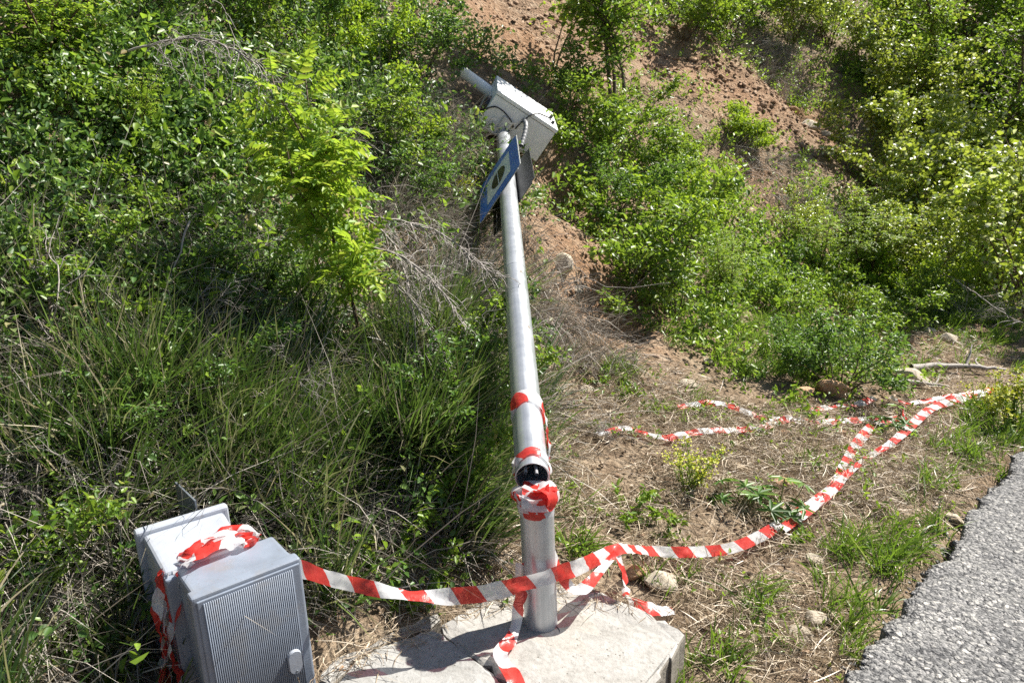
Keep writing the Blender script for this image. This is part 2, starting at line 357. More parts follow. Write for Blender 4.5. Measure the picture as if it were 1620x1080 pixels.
def tape_mat():
    m, nt, p, out = mat_new('barrier_tape_film')
    uvn = nt.nodes.new('ShaderNodeUVMap'); sx = nt.nodes.new('ShaderNodeSeparateXYZ'); nt.links.new(uvn.outputs[0], sx.inputs[0])
    a = nt.nodes.new('ShaderNodeMath'); a.operation = 'MULTIPLY_ADD'; a.inputs[1].default_value = .55
    nt.links.new(sx.outputs[1], a.inputs[0]); nt.links.new(sx.outputs[0], a.inputs[2])
    d = nt.nodes.new('ShaderNodeMath'); d.operation = 'DIVIDE'; d.inputs[1].default_value = .178; nt.links.new(a.outputs[0], d.inputs[0])
    fr = nt.nodes.new('ShaderNodeMath'); fr.operation = 'FRACT'; nt.links.new(d.outputs[0], fr.inputs[0])
    gt = nt.nodes.new('ShaderNodeMath'); gt.operation = 'GREATER_THAN'; gt.inputs[1].default_value = .5; nt.links.new(fr.outputs[0], gt.inputs[0])
    wob = noise(nt, 40, 3, .5, coords(nt))
    white = ramp(nt, [(.3, (.70, .70, .72)), (.7, (.86, .86, .87))], wob.outputs[0]).outputs[0]
    red = ramp(nt, [(.3, (.66, .050, .040)), (.7, (.82, .085, .068))], wob.outputs[0]).outputs[0]
    col = mixc(nt, gt.outputs[0], white, red)
    nt.links.new(col, p.inputs['Base Color']); p.inputs['Roughness'].default_value = .32
    tl = nt.nodes.new('ShaderNodeBsdfTranslucent'); nt.links.new(col, tl.inputs['Color'])
    m1 = nt.nodes.new('ShaderNodeMixShader'); m1.inputs[0].default_value = .45
    nt.links.new(p.outputs[0], m1.inputs[1]); nt.links.new(tl.outputs[0], m1.inputs[2])
    tr = nt.nodes.new('ShaderNodeBsdfTransparent'); nt.links.new(mixc(nt, .25, col, (.9, .9, .9)), tr.inputs['Color'])
    m2 = nt.nodes.new('ShaderNodeMixShader'); m2.inputs[0].default_value = .18
    nt.links.new(m1.outputs[0], m2.inputs[1]); nt.links.new(tr.outputs[0], m2.inputs[2]); nt.links.new(m2.outputs[0], out.inputs['Surface'])
    bump(nt, noise(nt, 55, 3, .5, coords(nt)).outputs[0], .35, .006, p)
    return m
M['soil'] = ground_mat(); M['asphalt'] = asphalt_mat()
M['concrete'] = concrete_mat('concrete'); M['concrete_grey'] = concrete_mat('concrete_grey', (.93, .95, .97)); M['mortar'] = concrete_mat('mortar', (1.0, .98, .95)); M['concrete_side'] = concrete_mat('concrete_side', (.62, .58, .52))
M['limestone'] = stone_mat('limestone', (.30, .25, .19), (.45, .39, .30), (.58, .52, .43))
M['sandstone'] = stone_mat('sandstone', (.27, .15, .08), (.42, .26, .15), (.52, .37, .25))
M['clod'] = stone_mat('clod', (.20, .115, .07), (.34, .22, .14), (.52, .42, .31))
M['galv'] = galv_mat(); M['tape'] = tape_mat()
M['grp'] = plain('grey_polyester', (.19, .22, .27), .45, dirt=.5, var=.16, scale=9, bmp=.06, bscale=120)
M['grp_light'] = plain('pale_grey_polyester', (.33, .355, .40), .42, dirt=.4, var=.12, scale=8, bmp=.05, bscale=120)
M['white_paint'] = plain('white_box_paint', (.80, .81, .82), .4, dirt=.25, var=.07, scale=9)
M['black_plastic'] = plain('black_plastic', (.018, .018, .02), .4)
M['shaded_metal'] = plain('shaded_metal', (.03, .032, .036), .5, metal=.4, var=.2, scale=20)  # rear plate's near-black tone paints in the shadow of the front plate
M['grey_pvc'] = plain('grey_conduit', (.16, .165, .17), .5, var=.08, scale=14)
M['sign_blue'] = plain('sign_blue', (.030, .17, .70), .35, var=.15, scale=7)
M['sign_white'] = plain('sign_white', (.84, .85, .84), .4, var=.1, scale=6)
M['sign_black'] = plain('sign_black', (.02, .018, .016), .45)
M['alu'] = plain('aluminium_edge', (.55, .56, .57), .4, metal=.8)
M['glass_dark'] = plain('dark_lens', (.01, .01, .012), .12)
M['bracket'] = plain('grey_bracket', (.16, .18, .20), .5, metal=.5, var=.15, scale=12)
M['cable_grey'] = plain('grey_cable', (.25, .25, .26), .5)

# ------------------------------------------------------------------ ground
def build_ground():
    ang = np.concatenate([np.linspace(-180, -62, 30, endpoint=False), np.linspace(-62, 58, 430, endpoint=False), np.linspace(58, 180, 30, endpoint=False)])
    rad = np.concatenate([np.linspace(0.25, 1.2, 8, endpoint=False), np.geomspace(1.2, 22, 330, endpoint=False), np.geomspace(22, 160, 30)])
    A, R = np.meshgrid(np.radians(ang), rad, indexing='ij')
    X = np.sin(A) * R; Y = np.cos(A) * R; Z = height(X, Y)
    na, nr = A.shape
    V = np.stack([X, Y, Z], -1).reshape(-1, 3)
    i = np.arange(na)[:, None]; j = np.arange(nr - 1)[None, :]; i2 = (i + 1) % na
    F = np.stack([i * nr + j, i * nr + j + 1, i2 * nr + j + 1, i2 * nr + j], -1).reshape(-1, 4)
    red = np.zeros(len(V))
    for (px, py, r, w) in ((960, 500, .55, .8), (930, 430, .5, .7), (990, 540, .4, .6), (880, 300, .5, .5), (820, 60, 1.0, .7), (900, 40, .8, .5), (1090, 120, .8, .7), (1180, 150, .8, .75), (1270, 195, .8, .75), (1330, 225, .5, .6), (1200, 280, .5, .6),
                           (520, 620, .2, .5), (140, 300, .3, .6), (40, 820, .3, .4), (1330, 640, .5, .15), (1450, 500, 1.0, .3), (740, 60, .5, .5)):
        q = at(px, py); red = np.maximum(red, w * np.exp(-((V[:, 0] - q.x) ** 2 + (V[:, 1] - q.y) ** 2) / (r * r)))
    V = np.concatenate([V, [[0, 0, float(height(0, 0))]]]); red = np.append(red, 0)
    c = len(V) - 1; ii = np.arange(na)
    F3 = np.stack([np.full(na, c), ii * nr, ((ii + 1) % na) * nr], -1)
    me = new_mesh('ground', V, [F, F3], M['soil'], True, attr={'red': red})
    obj('ground', me, kind='structure')
build_ground()

def road_edge(s):
    s = np.asarray(s, float)
    return 0.60 - 0.047 * np.maximum(s - 3.2, 0) + 0.05 * vnoise(s * 1.1, s * 0 + 3, 5) + 0.05 * vnoise(s * 6, s * 0 + 1, 6) + 0.035 * vnoise(s * 17, s * 0 + 7, 7) + 0.02 * vnoise(s * 44, s * 0 + 2, 9)
def build_road():
    S = np.concatenate([np.linspace(-40, -1, 60, endpoint=False), np.linspace(-1, 9, 900, endpoint=False), np.linspace(9, 60, 120)])
    off = np.array([0.0, 0.006, 0.014, 0.026, 0.042, 0.065, 0.10, 0.15, 0.22, .32, .45, .7, 1.2, 2.5, 6.2])
    e = road_edge(S); e2 = e + 0.012 + 0.012 * vnoise(S * 25, S * 0, 44)
    rows = []
    for k, o in enumerate(off):
        n = e - o; x, y = xy(S, n)
        z = -0.012 - 0.022 * np.exp(-o / 0.02) + 0.010 * fbm(x * 26, y * 26, 51, 2) * (1 if o < .6 else .3) + 0.012 * fbm(x * 3, y * 3, 57, 2)
        z = z - 0.12 * np.maximum(S - 30, 0) * 0
        rows.append(np.stack([x, y, z], -1))
    x, y = xy(S, e2); bot = np.stack([x, y, np.full_like(x, -0.26)], -1)
    V = np.stack([bot] + rows, 1); ns, nk = V.shape[:2]
    i = np.arange(ns - 1)[:, None]; j = np.arange(nk - 1)[None, :]
    F = np.stack([i * nk + j, i * nk + j + 1, (i + 1) * nk + j + 1, (i + 1) * nk + j], -1).reshape(-1, 4)[:, ::-1]
    obj('road', new_mesh('road', V.reshape(-1, 3), [F], M['asphalt'], True), kind='structure')
build_road()

def slab(name, pix, ztop, zbot, mat, jitter=.004, bev=.008, world_pts=None, tilt=0):
    bm = bmesh.new(); pts = [zplane(px, py, ztop) for px, py in pix] if world_pts is None else [Vector((x, y, ztop)) for x, y in world_pts]
    c = sum(pts, Vector()) / len(pts)
    ring = []
    for k in range(len(pts)):
        a, b = pts[k], pts[(k + 1) % len(pts)]; m = max(1, int((b - a).length / 0.035))
        for q in range(m):
            w = a.lerp(b, q / m); j = jitter * (0.3 if q == 0 else 1)
            ring.append(bm.verts.new((w.x - c.x + random.gauss(0, j), w.y - c.y + random.gauss(0, j), random.gauss(0, jitter * .25))))
    f = bm.faces.new(ring); f.normal_update()
    if f.normal.z < 0: f.normal_flip()
    r = bmesh.ops.extrude_face_region(bm, geom=[f])
    top = [g for g in r['geom'] if isinstance(g, bmesh.types.BMVert)]
    for v in ring: v.co.z = zbot - ztop
    for v in ring: v.co.x *= 1.0 + random.uniform(-.01, .015); v.co.y *= 1.0 + random.uniform(-.01, .015)
    bmesh.ops.recalc_face_normals(bm, faces=bm.faces)
    es = [e for e in bm.edges if all(v in top for v in e.verts)]
    bmesh.ops.bevel(bm, geom=es, offset=bev, segments=2, profile=.5, affect='EDGES')
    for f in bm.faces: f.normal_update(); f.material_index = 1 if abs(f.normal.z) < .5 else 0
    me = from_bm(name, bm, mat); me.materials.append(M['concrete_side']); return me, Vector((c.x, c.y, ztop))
me, c = slab('foundation', [(702, 1001), (700, 985), (760, 952), (830, 930), (905, 920), (942, 930), (1010, 962), (1062, 988), (1086, 1003), (1072, 1024), (1046, 1062), (1010, 1120), (960, 1190), (880, 1160), (806, 1084)], 0.0, -0.30, M['concrete'], .009, .013)
block = obj('concrete_foundation', me, None, c, 'pale concrete foundation block under the snapped grey pole', 'foundation')
me, c2 = slab('paving_slab', [(700.5, 1002), (684, 996), (665, 1000), (600, 1022), (560, 1046), (530, 1085), (560, 1180), (700, 1190), (878, 1162), (803, 1084)], -0.004, -0.28, M['concrete_grey'], .003, .007)
obj('concrete_slab', me, None, c2, 'smooth grey concrete slab between the ribbed cabinet and the foundation joint', 'slab')
me, c3 = slab('kerb_strip', [(504, 1072), (520, 1050), (600, 1008), (690, 968), (700, 978), (682, 992), (660, 997), (598, 1019), (556, 1043), (524, 1082)], -0.030, -0.26, M['concrete'], .010, .012)
obj('concrete_strip', me, None, c3, 'rough worn concrete strip at the grass edge behind the smooth slab', 'concrete strip')

# ------------------------------------------------------------------ the pole: stump left standing, broken shaft leaning on the bank
POLE_R = 0.06
base = zplane(856, 985, 0.0)
stump_top = base + Vector((-0.022, 0.004, 0.518))
def frame(z, xhint=Vector((1, 0, 0))):
    z = z.normalized(); x = (xhint - z * xhint.dot(z)).normalized(); y = z.cross(x)
    return Matrix((x, y, z)).transposed()
def pipe_mesh(name, length, r, wall, mat, sides=64, ragged=0.0, dents=0.0, closed_bottom=True):
    th = np.linspace(0, 2 * np.pi, sides, endpoint=False)
    zs = np.linspace(0, length, max(8, int(length / .06)))
    rows = []
    for k, z in enumerate(zs):
        rr = r * (1 + dents * vnoise(np.cos(th) * 1.5 + 5, z * 6 + np.sin(th) * 1.5, 3))
        zz = np.full(sides, z)
        if k == len(zs) - 1 and ragged: zz = zz + ragged * vnoise(th * 2.2, th * 0, 9)
        rows.append(np.stack([np.cos(th) * rr, np.sin(th) * rr, zz], -1))
    for z in zs[::-1]:
        zz = np.full(sides, z)
        if z == zs[-1] and ragged: zz = rows[len(zs) - 1][:, 2]
        rows.append(np.stack([np.cos(th) * (r - wall), np.sin(th) * (r - wall), zz], -1))
    V = np.concatenate(rows); nk = len(rows); j = np.arange(sides); F = []
    for k in range(nk - 1):
        F.append(np.stack([k * sides + j, k * sides + (j + 1) % sides, (k + 1) * sides + (j + 1) % sides, (k + 1) * sides + j], -1))
    k = nk - 1; F.append(np.stack([k * sides + j, k * sides + (j + 1) % sides, (j + 1) % sides, j], -1))
    return new_mesh(name, V, [np.concatenate(F)], mat, True)
def auto_smooth(me, ang=40):
    me.polygons.foreach_set('use_smooth', np.ones(len(me.polygons), bool)); me.update()
    me.set_sharp_from_angle(angle=math.radians(ang))
stump = thing('pole_stump', 'short upright grey steel pole stump standing on the concrete foundation', 'pole stump', base)
ax = (stump_top - base); sm = pipe_mesh('stump_tube', ax.length, POLE_R, .004, M['galv'], ragged=.02, dents=.01); auto_smooth(sm)
o = obj('tube', sm, stump); o.rotation_euler = frame(ax).to_euler()
# mortar collar round the foot
th = np.linspace(0, 2 * np.pi, 40, endpoint=False)
rr = 0.175 + 0.045 * vnoise(np.cos(th) * 2 + 3, np.sin(th) * 2, 12)
rows = [np.stack([np.cos(th) * rr * f, np.sin(th) * rr * f, np.full(40, z)], -1) for f, z in ((1.0, -.01), (.99, .0002), (.97, .0014), (.5, .0020), (.2, .0030))]
V = np.concatenate(rows); j = np.arange(40)
F = np.concatenate([np.stack([k * 40 + j, k * 40 + (j + 1) % 40, (k + 1) * 40 + (j + 1) % 40, (k + 1) * 40 + j], -1) for k in range(4)])
obj('mortar_patch', new_mesh('mortar_patch', V, [F], M['mortar'], True), block, (base.x - c.x + 0.03, base.y - c.y - .045, 0))

low = W(842, 753, 2.80); top = W(796, 212, 6.75)
pole_ax = (top - low); PL = pole_ax.length; U = pole_ax.normalized()
pole = thing('leaning_camera_pole', 'snapped grey steel pole with white camera box and blue sign, fallen back onto the bank', 'camera pole', low)
pm = pipe_mesh('pole_tube', PL + .03, POLE_R, .004, M['galv'], dents=.006); auto_smooth(pm)
o = obj('shaft', pm, pole); o.rotation_euler = frame(pole_ax).to_euler(); SH = o
def coupling(z0, z1, r): # proud band round the shaft
    th = np.linspace(0, 2 * np.pi, 48, endpoint=False); rows = []
    for z, q in ((z0, POLE_R - .001), (z0, r), (z1, r), (z1, POLE_R - .001)): rows.append(np.stack([np.cos(th) * q, np.sin(th) * q, np.full(48, z)], -1))
    j = np.arange(48); F = np.concatenate([np.stack([k * 48 + j, k * 48 + (j + 1) % 48, (k + 1) * 48 + (j + 1) % 48, (k + 1) * 48 + j], -1) for k in range(3)])
    me = new_mesh('band', np.concatenate(rows), [F], M['galv'], True); auto_smooth(me); return me
def on_pole(name, me, mat_rot=True):
    o = obj(name, me, pole); o.rotation_euler = frame(pole_ax).to_euler(); return o
on_pole('end_collar', coupling(-.004, .012, POLE_R + .002))
on_pole('band', coupling(1.72, 1.722, POLE_R + .0015))
a = Acc()
for (ox, oy, r, l0) in ((-.022, -.025, .006, -.02), (.012, -.030, .006, -.035), (.028, -.02, .005, .01)):
    tube(a, [(ox * .6, oy * .4, .9), (ox * .8, oy * .8, .4), (ox, oy, .1), (ox * 1.1, oy * 1.25, l0)], r, 6)
on_pole('inner_cables', a.mesh('inner_cables', M['cable_grey'], True))
# leftover scraps of sticker on the shaft
for (z, w, h, an) in ((1.62, .018, .03, -62), (1.02, .018, .022, -50)):
    bm = bmesh.new(); q = []
    for (dw, dz) in ((-1, -1), (1, -1), (.6, 1), (-.7, .8)):
        t = math.radians(an) + dw * w / 2 / POLE_R; q.append(bm.verts.new((math.cos(t) * (POLE_R + .0012), math.sin(t) * (POLE_R + .0012), z + dz * h / 2)))
    bm.faces.new(q); on_pole('sticker_scrap', from_bm('sticker_scrap', bm, M['straw_grey']))

# camera box on the pole head: long axis A, down axis C, pole axis U
A_ = CV(.834, -.469, .289); A_ = (A_ - U * A_.dot(U)).normalized(); C_ = A_.cross(U).normalized()
if C_.z > 0: C_ = -C_
def local_frame(o_, x, y, z, parent):
    m = Matrix((x, y, z)).transposed().to_4x4(); m.translation = o_ - parent.location; return m
face_c = W(819, 201, 6.70)
BF = local_frame(face_c, A_, U, -C_, pole)      # x along the box, y away along the pole, z towards the lid
LA, LB, LC = .60, .60, .33
bx = obj('camera_box', from_bm('camera_box', box_bm(-LA / 2, LA / 2, 0, LB, -LC / 2, LC / 2 - .038, .008), M['white_paint']), pole); bx.matrix_local = BF
bx['label'] = 'white camera housing box on the head of the leaning pole'
obj('lid', from_bm('lid', box_bm(-LA / 2 - .006, LA / 2 + .006, -.008, LB + .008, LC / 2 - .034, LC / 2, .007), M['white_paint']), bx)
bm = bmesh.new(); bmesh.ops.create_cone(bm, cap_ends=True, segments=32, radius1=.085, radius2=.078, depth=.03)
o = obj('lens_port', from_bm('lens_port', bm, M['glass_dark']), bx, (-LA / 2 - .012, .16, -.015)); o.rotation_euler = (0, math.radians(-90), 0)
for yy in (.10, .30):
    bm = bmesh.new(); bmesh.ops.create_cone(bm, cap_ends=True, segments=16, radius1=.016, radius2=.013, depth=.03)
    obj('latch', from_bm('latch', bm, M['black_plastic']), bx, (LA / 2 - .05, yy, LC / 2 + .012))
a = Acc(); CP = catmull([(.015, .0, .074), (.02, -.05, .08), (.038, -.11, .06), (.052, -.18, .01), (.062, -.27, -.06)], .01); tube(a, CP, .020 + .0018 * np.sin(np.arange(len(CP)) * 1.9), 12, False)
obj('conduit', a.mesh('conduit', M['grey_pvc'], True), bx)
for nm, pts, r in (('cable', [(-.03, -.01, -.02), (-.08, -.03, .02), (-.17, -.03, .05), (-.25, -.025, .05), (-.30, -.01, .0), (-.305, .05, -.09)], .0065),
                   ('cable', [(-.01, -.012, -.02), (-.005, -.035, .05), (.03, -.035, .15), (.08, .03, .185), (.16, .1, .185), (.24, .2, .18), (.28, .25, .10)], .006),
                   ('cable', [(-.03, -.008, -.03), (-.08, -.03, -.01), (-.11, -.04, -.04), (-.07, -.05, -.07), (-.03, -.03, -.05)], .003)):
    a = Acc(); P = np.array(pts); tt = np.linspace(0, len(P) - 1, 40)
    Q = np.stack([np.interp(tt, np.arange(len(P)), P[:, k]) for k in range(3)], -1)
    for _ in range(6): Q[1:-1] = (Q[:-2] + 2 * Q[1:-1] + Q[2:]) / 4
    tube(a, Q, r, 6, False); obj(nm, a.mesh(nm, M['black_plastic'], True), bx)
bm = box_bm(-.05, .05, -.03, -.002, -.06, .05, .006); obj('mounting_bracket', from_bm('mounting_bracket', bm, M['galv']), bx, (-.10, 0, -.03))
bm = bmesh.new(); bmesh.ops.create_cone(bm, cap_ends=True, segments=28, radius1=.05, radius2=.05, depth=.36)
bmesh.ops.bevel(bm, geom=[e for e in bm.edges if len(e.link_faces) == 2 and any(len(f.verts) > 4 for f in e.link_faces)], offset=.008, segments=2, affect='EDGES')
me = from_bm('flash_tube', bm, M['white_paint']); auto_smooth(me); o = obj('flash_tube', me, bx, (-LA / 2 - .12, LB - .08, .03)); o.rotation_euler = (0, math.radians(90), math.radians(-14))

# two square sign plates clamped either side of the shaft
E2 = CV(.55, .71, -.43); E2 = (E2 - U * E2.dot(U)).normalized(); NA = U.cross(E2).normalized()
if NA.dot(A_) < 0: NA = -NA
SS, SH_ = .50, .76
A3 = np.stack([np.array(U), np.array(E2), -ray(789, 281)], 1)
sol = np.linalg.solve(A3, np.array([0, 0, CAM_H]) - np.array(low - NA * .068))
sc_ = low + U * float(sol[0]) - NA * .068 + E2 * float(sol[1])
SF = local_frame(sc_, -E2, U, NA * -1, pole)     # z = face normal (towards the left), y up the pole
def plate(name, lab, front):
    bm = box_bm(-SS / 2, SS / 2, -SH_ / 2, SH_ / 2, -.003, 0, 0)
    bmesh.ops.bevel(bm, geom=[e for e in bm.edges if abs((e.verts[0].co - e.verts[1].co).z) > .001], offset=.03, segments=4, affect='EDGES')
    o = obj(name, from_bm(name, bm, M['alu'] if front else M['shaded_metal']), pole); o['label'] = lab
    return o
def flat_poly(name, pts, z, mat, parent):
    bm = bmesh.new(); f = bm.faces.new([bm.verts.new((x, y, z)) for x, y in pts]); f.normal_update()
    if f.normal.z < 0: f.normal_flip()
    return obj(name, from_bm(name, bm, mat), parent)
def rrect(a, b, r, n=5):
    pts = []
    for cx, cy, t0 in ((a - r, b - r, 0), (-a + r, b - r, 90), (-a + r, -b + r, 180), (a - r, -b + r, 270)):
        for k in range(n + 1): t = math.radians(t0 + 90 * k / n); pts.append((cx + r * math.cos(t), cy + r * math.sin(t)))
    return pts
p1 = plate('sign_plate', 'blue bordered square sign with black camera symbol on white', True); p1.matrix_local = SF
flat_poly('white_outline', rrect(SS / 2 - .004, SH_ / 2 - .004, .028), .0010, M['sign_white'], p1)
flat_poly('blue_border', rrect(SS / 2 - .009, SH_ / 2 - .009, .025), .0022, M['sign_blue'], p1)
flat_poly('white_field', rrect(SS / 2 - .105, SH_ / 2 - .145, .004), .0034, M['sign_white'], p1)
el = [(.085 * math.cos(t) , .15 * math.sin(t)) for t in np.linspace(0, 2 * np.pi, 36, endpoint=False)]
flat_poly('symbol', el, .0046, M['sign_black'], p1)
flat_poly('symbol_slash', [(-.012, -.19), (-.004, -.19), (.016, .19), (.008, .19)], .0058, M['sign_white'], p1)
flat_poly('symbol_bar', [(.012, -.145), (.028, -.14), (.046, .10), (.034, .105)], .0058, M['sign_black'], p1)
p2 = plate('rear_sign_plate', 'shade-toned back of the second sign plate on the far side of the shaft', False)
S2 = SF.copy(); S2.translation = SF.translation + NA * .133 - E2 * .03 ; p2.matrix_local = S2
for zz in (-.13, .13):
    a = Acc(); tube(a, [(0.0, zz, -.004), (0, zz, -.128)], .012, 4); o = obj('clamp', a.mesh('clamp', M['galv']), p1)

# ------------------------------------------------------------------ cabinets
def cab_frame(o_, e1): 
    x = Vector((e1[0], e1[1], 0)).normalized(); y = Vector((-x.y, x.x, 0)); m = Matrix((x, y, Vector((0, 0, 1)))).transposed().to_4x4(); m.translation = o_; return m
FT = .405; FB = -.24
fl = zplane(301, 948, FT); fr = zplane(476, 888, FT); e1 = (fr - fl).normalized(); FWID = (fr - fl).length
cab = thing('ribbed_cabinet', 'grey plastic cabinet with vertically ribbed door and oval lock cover', 'cabinet')
LEAN = lambda h: Matrix.Translation((0, 0, h)) @ Matrix.Rotation(math.radians(-2.6), 4, 'Y') @ Matrix.Translation((0, 0, -h))
cab.matrix_world = cab_frame(Vector((fl.x, fl.y, FB)), e1) @ LEAN(FT - FB); HT = FT - FB
obj('body', from_bm('body', box_bm(.012, FWID - .012, .035, .205, 0, HT - .006, .012, 3), M['grp']), cab)
bm = box_bm(0, FWID, 0, .045, -.004, HT, .010, 3)
obj('door_frame', from_bm('door_frame', bm, M['grp']), cab)
x0, x1 = .030, FWID - .034
door = obj('door', from_bm('door', box_bm(.014, FWID - .008, -.006, .003, .02, HT - .016, .003, 2), M['grp']), cab)
a = Acc(); NR = 44; pitch = (x1 - x0) / NR
for k in range(NR):
    xc = x0 + (k + .5) * pitch; q = pitch * .36
    prof = [(xc - q, -.006), (xc - q * .7, -.0115), (xc + q * .7, -.0115), (xc + q, -.006)]
    V = [(px_, py_, z) for z in (.03, HT - .026) for px_, py_ in prof]
    a.add(V, None, [[0, 1, 5, 4], [1, 2, 6, 5], [2, 3, 7, 6], [4, 5, 6, 7], [3, 2, 1, 0]])
obj('ribbing', a.mesh('ribbing', M['grp']), door)
d = ray(457, 1050); pl = fl.copy(); nrm = Vector((-e1.y, e1.x, 0)); t = (pl - Vector((0, 0, CAM_H))).dot(nrm) / Vector(d).dot(nrm); hit = Vector((0, 0, CAM_H)) + Vector(d) * t
lx = (hit - fl).dot(e1); lz = hit.z - FB
bm = bmesh.new(); q = []
for k in range(28):
    t = 2 * math.pi * k / 28; yy = .024 * math.sin(t) + (.019 if math.sin(t) > 0 else -.019); q.append(bm.verts.new((.0235 * math.cos(t), -.012, yy)))
f = bm.faces.new(q); r = bmesh.ops.extrude_face_region(bm, geom=[f]); vs = [g for g in r['geom'] if isinstance(g, bmesh.types.BMVert)]
for v in vs: v.co.y = -.024; v.co.x *= .92; v.co.z *= .95
bmesh.ops.recalc_face_normals(bm, faces=bm.faces)
lk = obj('lock_cover', from_bm('lock_cover', bm, M['grp_light']), door, (lx, 0, lz))
bm = bmesh.new(); bmesh.ops.create_cone(bm, cap_ends=True, segments=12, radius1=.004, radius2=.003, depth=.006)
o = obj('screw', from_bm('screw', bm, M['bracket']), lk, (0, -.025, -.032)); o.rotation_euler = (math.radians(90), 0, 0)

BT = .43; BB = -.26
b0 = zplane(209, 836, BT); b1 = zplane(357, 798, BT); be = (b1 - b0).normalized(); BW = (b1 - b0).length
bcab = thing('meter_cabinet', 'pale grey smooth cabinet behind the ribbed one with red and white tape on top', 'cabinet')
bcab.matrix_world = cab_frame(Vector((b0.x, b0.y, BB)), be) @ LEAN(BT - BB); BH = BT - BB
obj('back_flange', from_bm('back_flange', box_bm(0, BW, -.040, 0, 0, BH, .014, 3), M['grp_light']), bcab)
def tp(bm):
    for v in bm.verts:
        if v.co.y < -.2: v.co.x = BW / 2 + (v.co.x - BW / 2) * .95; v.co.z = v.co.z - .012 if v.co.z > .3 else v.co.z
obj('body', from_bm('body', box_bm(.022, BW - .018, -.305, -.03, 0, BH - .018, .020, 4, tp), M['grp_light']), bcab)
obj('front_rim', from_bm('front_rim', box_bm(.030, BW - .02, -.330, -.300, .02, BH - .045, .006, 2), M['grp']), bcab)
bm = bmesh.new(); pts = [(BW - .10, .012, BH - .20), (BW - .10, .012, BH + .03), (BW - .13, .16, BH + .055), (BW - .13, .16, BH - .16)]
vs = [bm.verts.new(p_) for p_ in pts]; f = bm.faces.new(vs); r = bmesh.ops.extrude_face_region(bm, geom=[f])
for g in r['geom']:
    if isinstance(g, bmesh.types.BMVert): g.co.x += .006
bmesh.ops.recalc_face_normals(bm, faces=bm.faces)
obj('rear_bracket', from_bm('rear_bracket', bm, M['bracket']), bcab)
# ------------------------------------------------------------------ barrier tape
def ribbon(name, pts, width=.064, crumple=.006, parent=None, u0=0.0, wvec=None, label=None, group='barrier tape strands', rows=5, seed=0):
    "pts: (x, y, z, roll deg, width factor); roll 0 = edge up, 90 = lying flat"
    P = catmull(pts) ; C = P[:, :3]; roll = np.radians(P[:, 3]); wf = P[:, 4]
    T = unit(np.gradient(C, axis=0))
    if wvec is None:
        up = np.array([0, 0, 1.0]); upp = unit(up - T * (T @ up)[:, None]); side = np.cross(T, upp)
        Wv = np.cos(roll)[:, None] * upp + np.sin(roll)[:, None] * side
    else: Wv = np.array([wvec(q) for q in C]); Wv = unit(Wv - T * np.sum(Wv * T, 1)[:, None])
    Nn = np.cross(T, Wv)
    u = u0 + np.concatenate([[0], np.cumsum(np.linalg.norm(np.diff(C, axis=0), axis=1))])
    V = []; UV = []
    for k in range(rows):
        f = k / (rows - 1) - .5
        cr = crumple * (2.2 * vnoise(u * 14 + 3, np.full_like(u, f * 2.2 + seed), 61 + seed) + 1.2 * vnoise(u * 45, np.full_like(u, f * 4 + seed), 67 + seed))
        V.append(C + Wv * (f * width * wf)[:, None] + Nn * cr[:, None]); UV.append(np.stack([u, np.full_like(u, f * width)], -1))
    V = np.stack(V, 1); UV = np.stack(UV, 1); n = len(C)
    i = np.arange(n - 1)[:, None]; j = np.arange(rows - 1)[None, :]
    F = np.stack([i * rows + j, i * rows + j + 1, (i + 1) * rows + j + 1, (i + 1) * rows + j], -1).reshape(-1, 4)
    c0 = V.reshape(-1, 3).mean(0) if parent is None else np.zeros(3)
    me = new_mesh(name, V.reshape(-1, 3) - c0, [F], M['tape'], True, uv=UV.reshape(-1, 2))
    return obj(name, me, parent, Vector(c0) if parent is None else None, label, 'tape' if label else None, group if label else None)
def aw(px, py, D, roll, wf=1.0): p = W(px, py, D); return (p.x, p.y, p.z, roll, wf)
def gw(px, py, lift, roll, wf=1.0): p = at(px, py, lift); return (p.x, p.y, p.z, roll, wf)
ribbon('barrier_tape', [aw(445, 884, 2.68, -10), aw(478, 900, 2.66, -8), aw(520, 914, 2.64, -10, .9), aw(570, 926, 2.61, -20, .8), aw(620, 937, 2.63, -62, .7), aw(660, 942, 2.65, -74, .7), aw(710, 943, 2.67, -30, .9),
      aw(760, 938, 2.69, -5), aw(805, 929, 2.71, 0), aw(852, 916, 2.735, 5), aw(895, 903, 2.80, 0), aw(935, 888, 2.92, -20, .85), aw(965, 873, 3.05, -45, .75), aw(990, 867, 3.12, -60, .65),
      gw(1030, 871, .10, -50, .7), gw(1070, 873, .085, -35, .75), gw(1110, 872, .075, -35, .75), gw(1150, 868, .07, -30, .75), gw(1190, 854, .07, -35, .8), gw(1230, 832, .06, -45, .85), gw(1270, 808, .055, -50, .9), gw(1300, 788, .05, -60), gw(1322, 768, .045, -70),
      gw(1338, 735, .05, -60), gw(1352, 708, .05, -60), gw(1372, 682, .05, -60), gw(1392, 668, .045, -70), gw(1425, 661, .04, -70)], crumple=.006,
      label='red and white barrier tape from grey cabinet across the stump to the far right')
ribbon('barrier_tape', [gw(1238, 836, .075, -60, .8), gw(1280, 806, .075, -70, .8), gw(1320, 772, .07, -70, .8), gw(1345, 745, .075, -50, .6), gw(1375, 722, .05, -60, .6), gw(1405, 704, .07, -65, .7), gw(1430, 684, .07, -70), gw(1450, 665, .075, -60), gw(1475, 645, .07, -70), gw(1520, 630, .05, -60), gw(1568, 618, .06, -60)], width=.056, crumple=.007, u0=.05, seed=3,
      label='second thinner tape strand lying beside the main one on the dry grass')
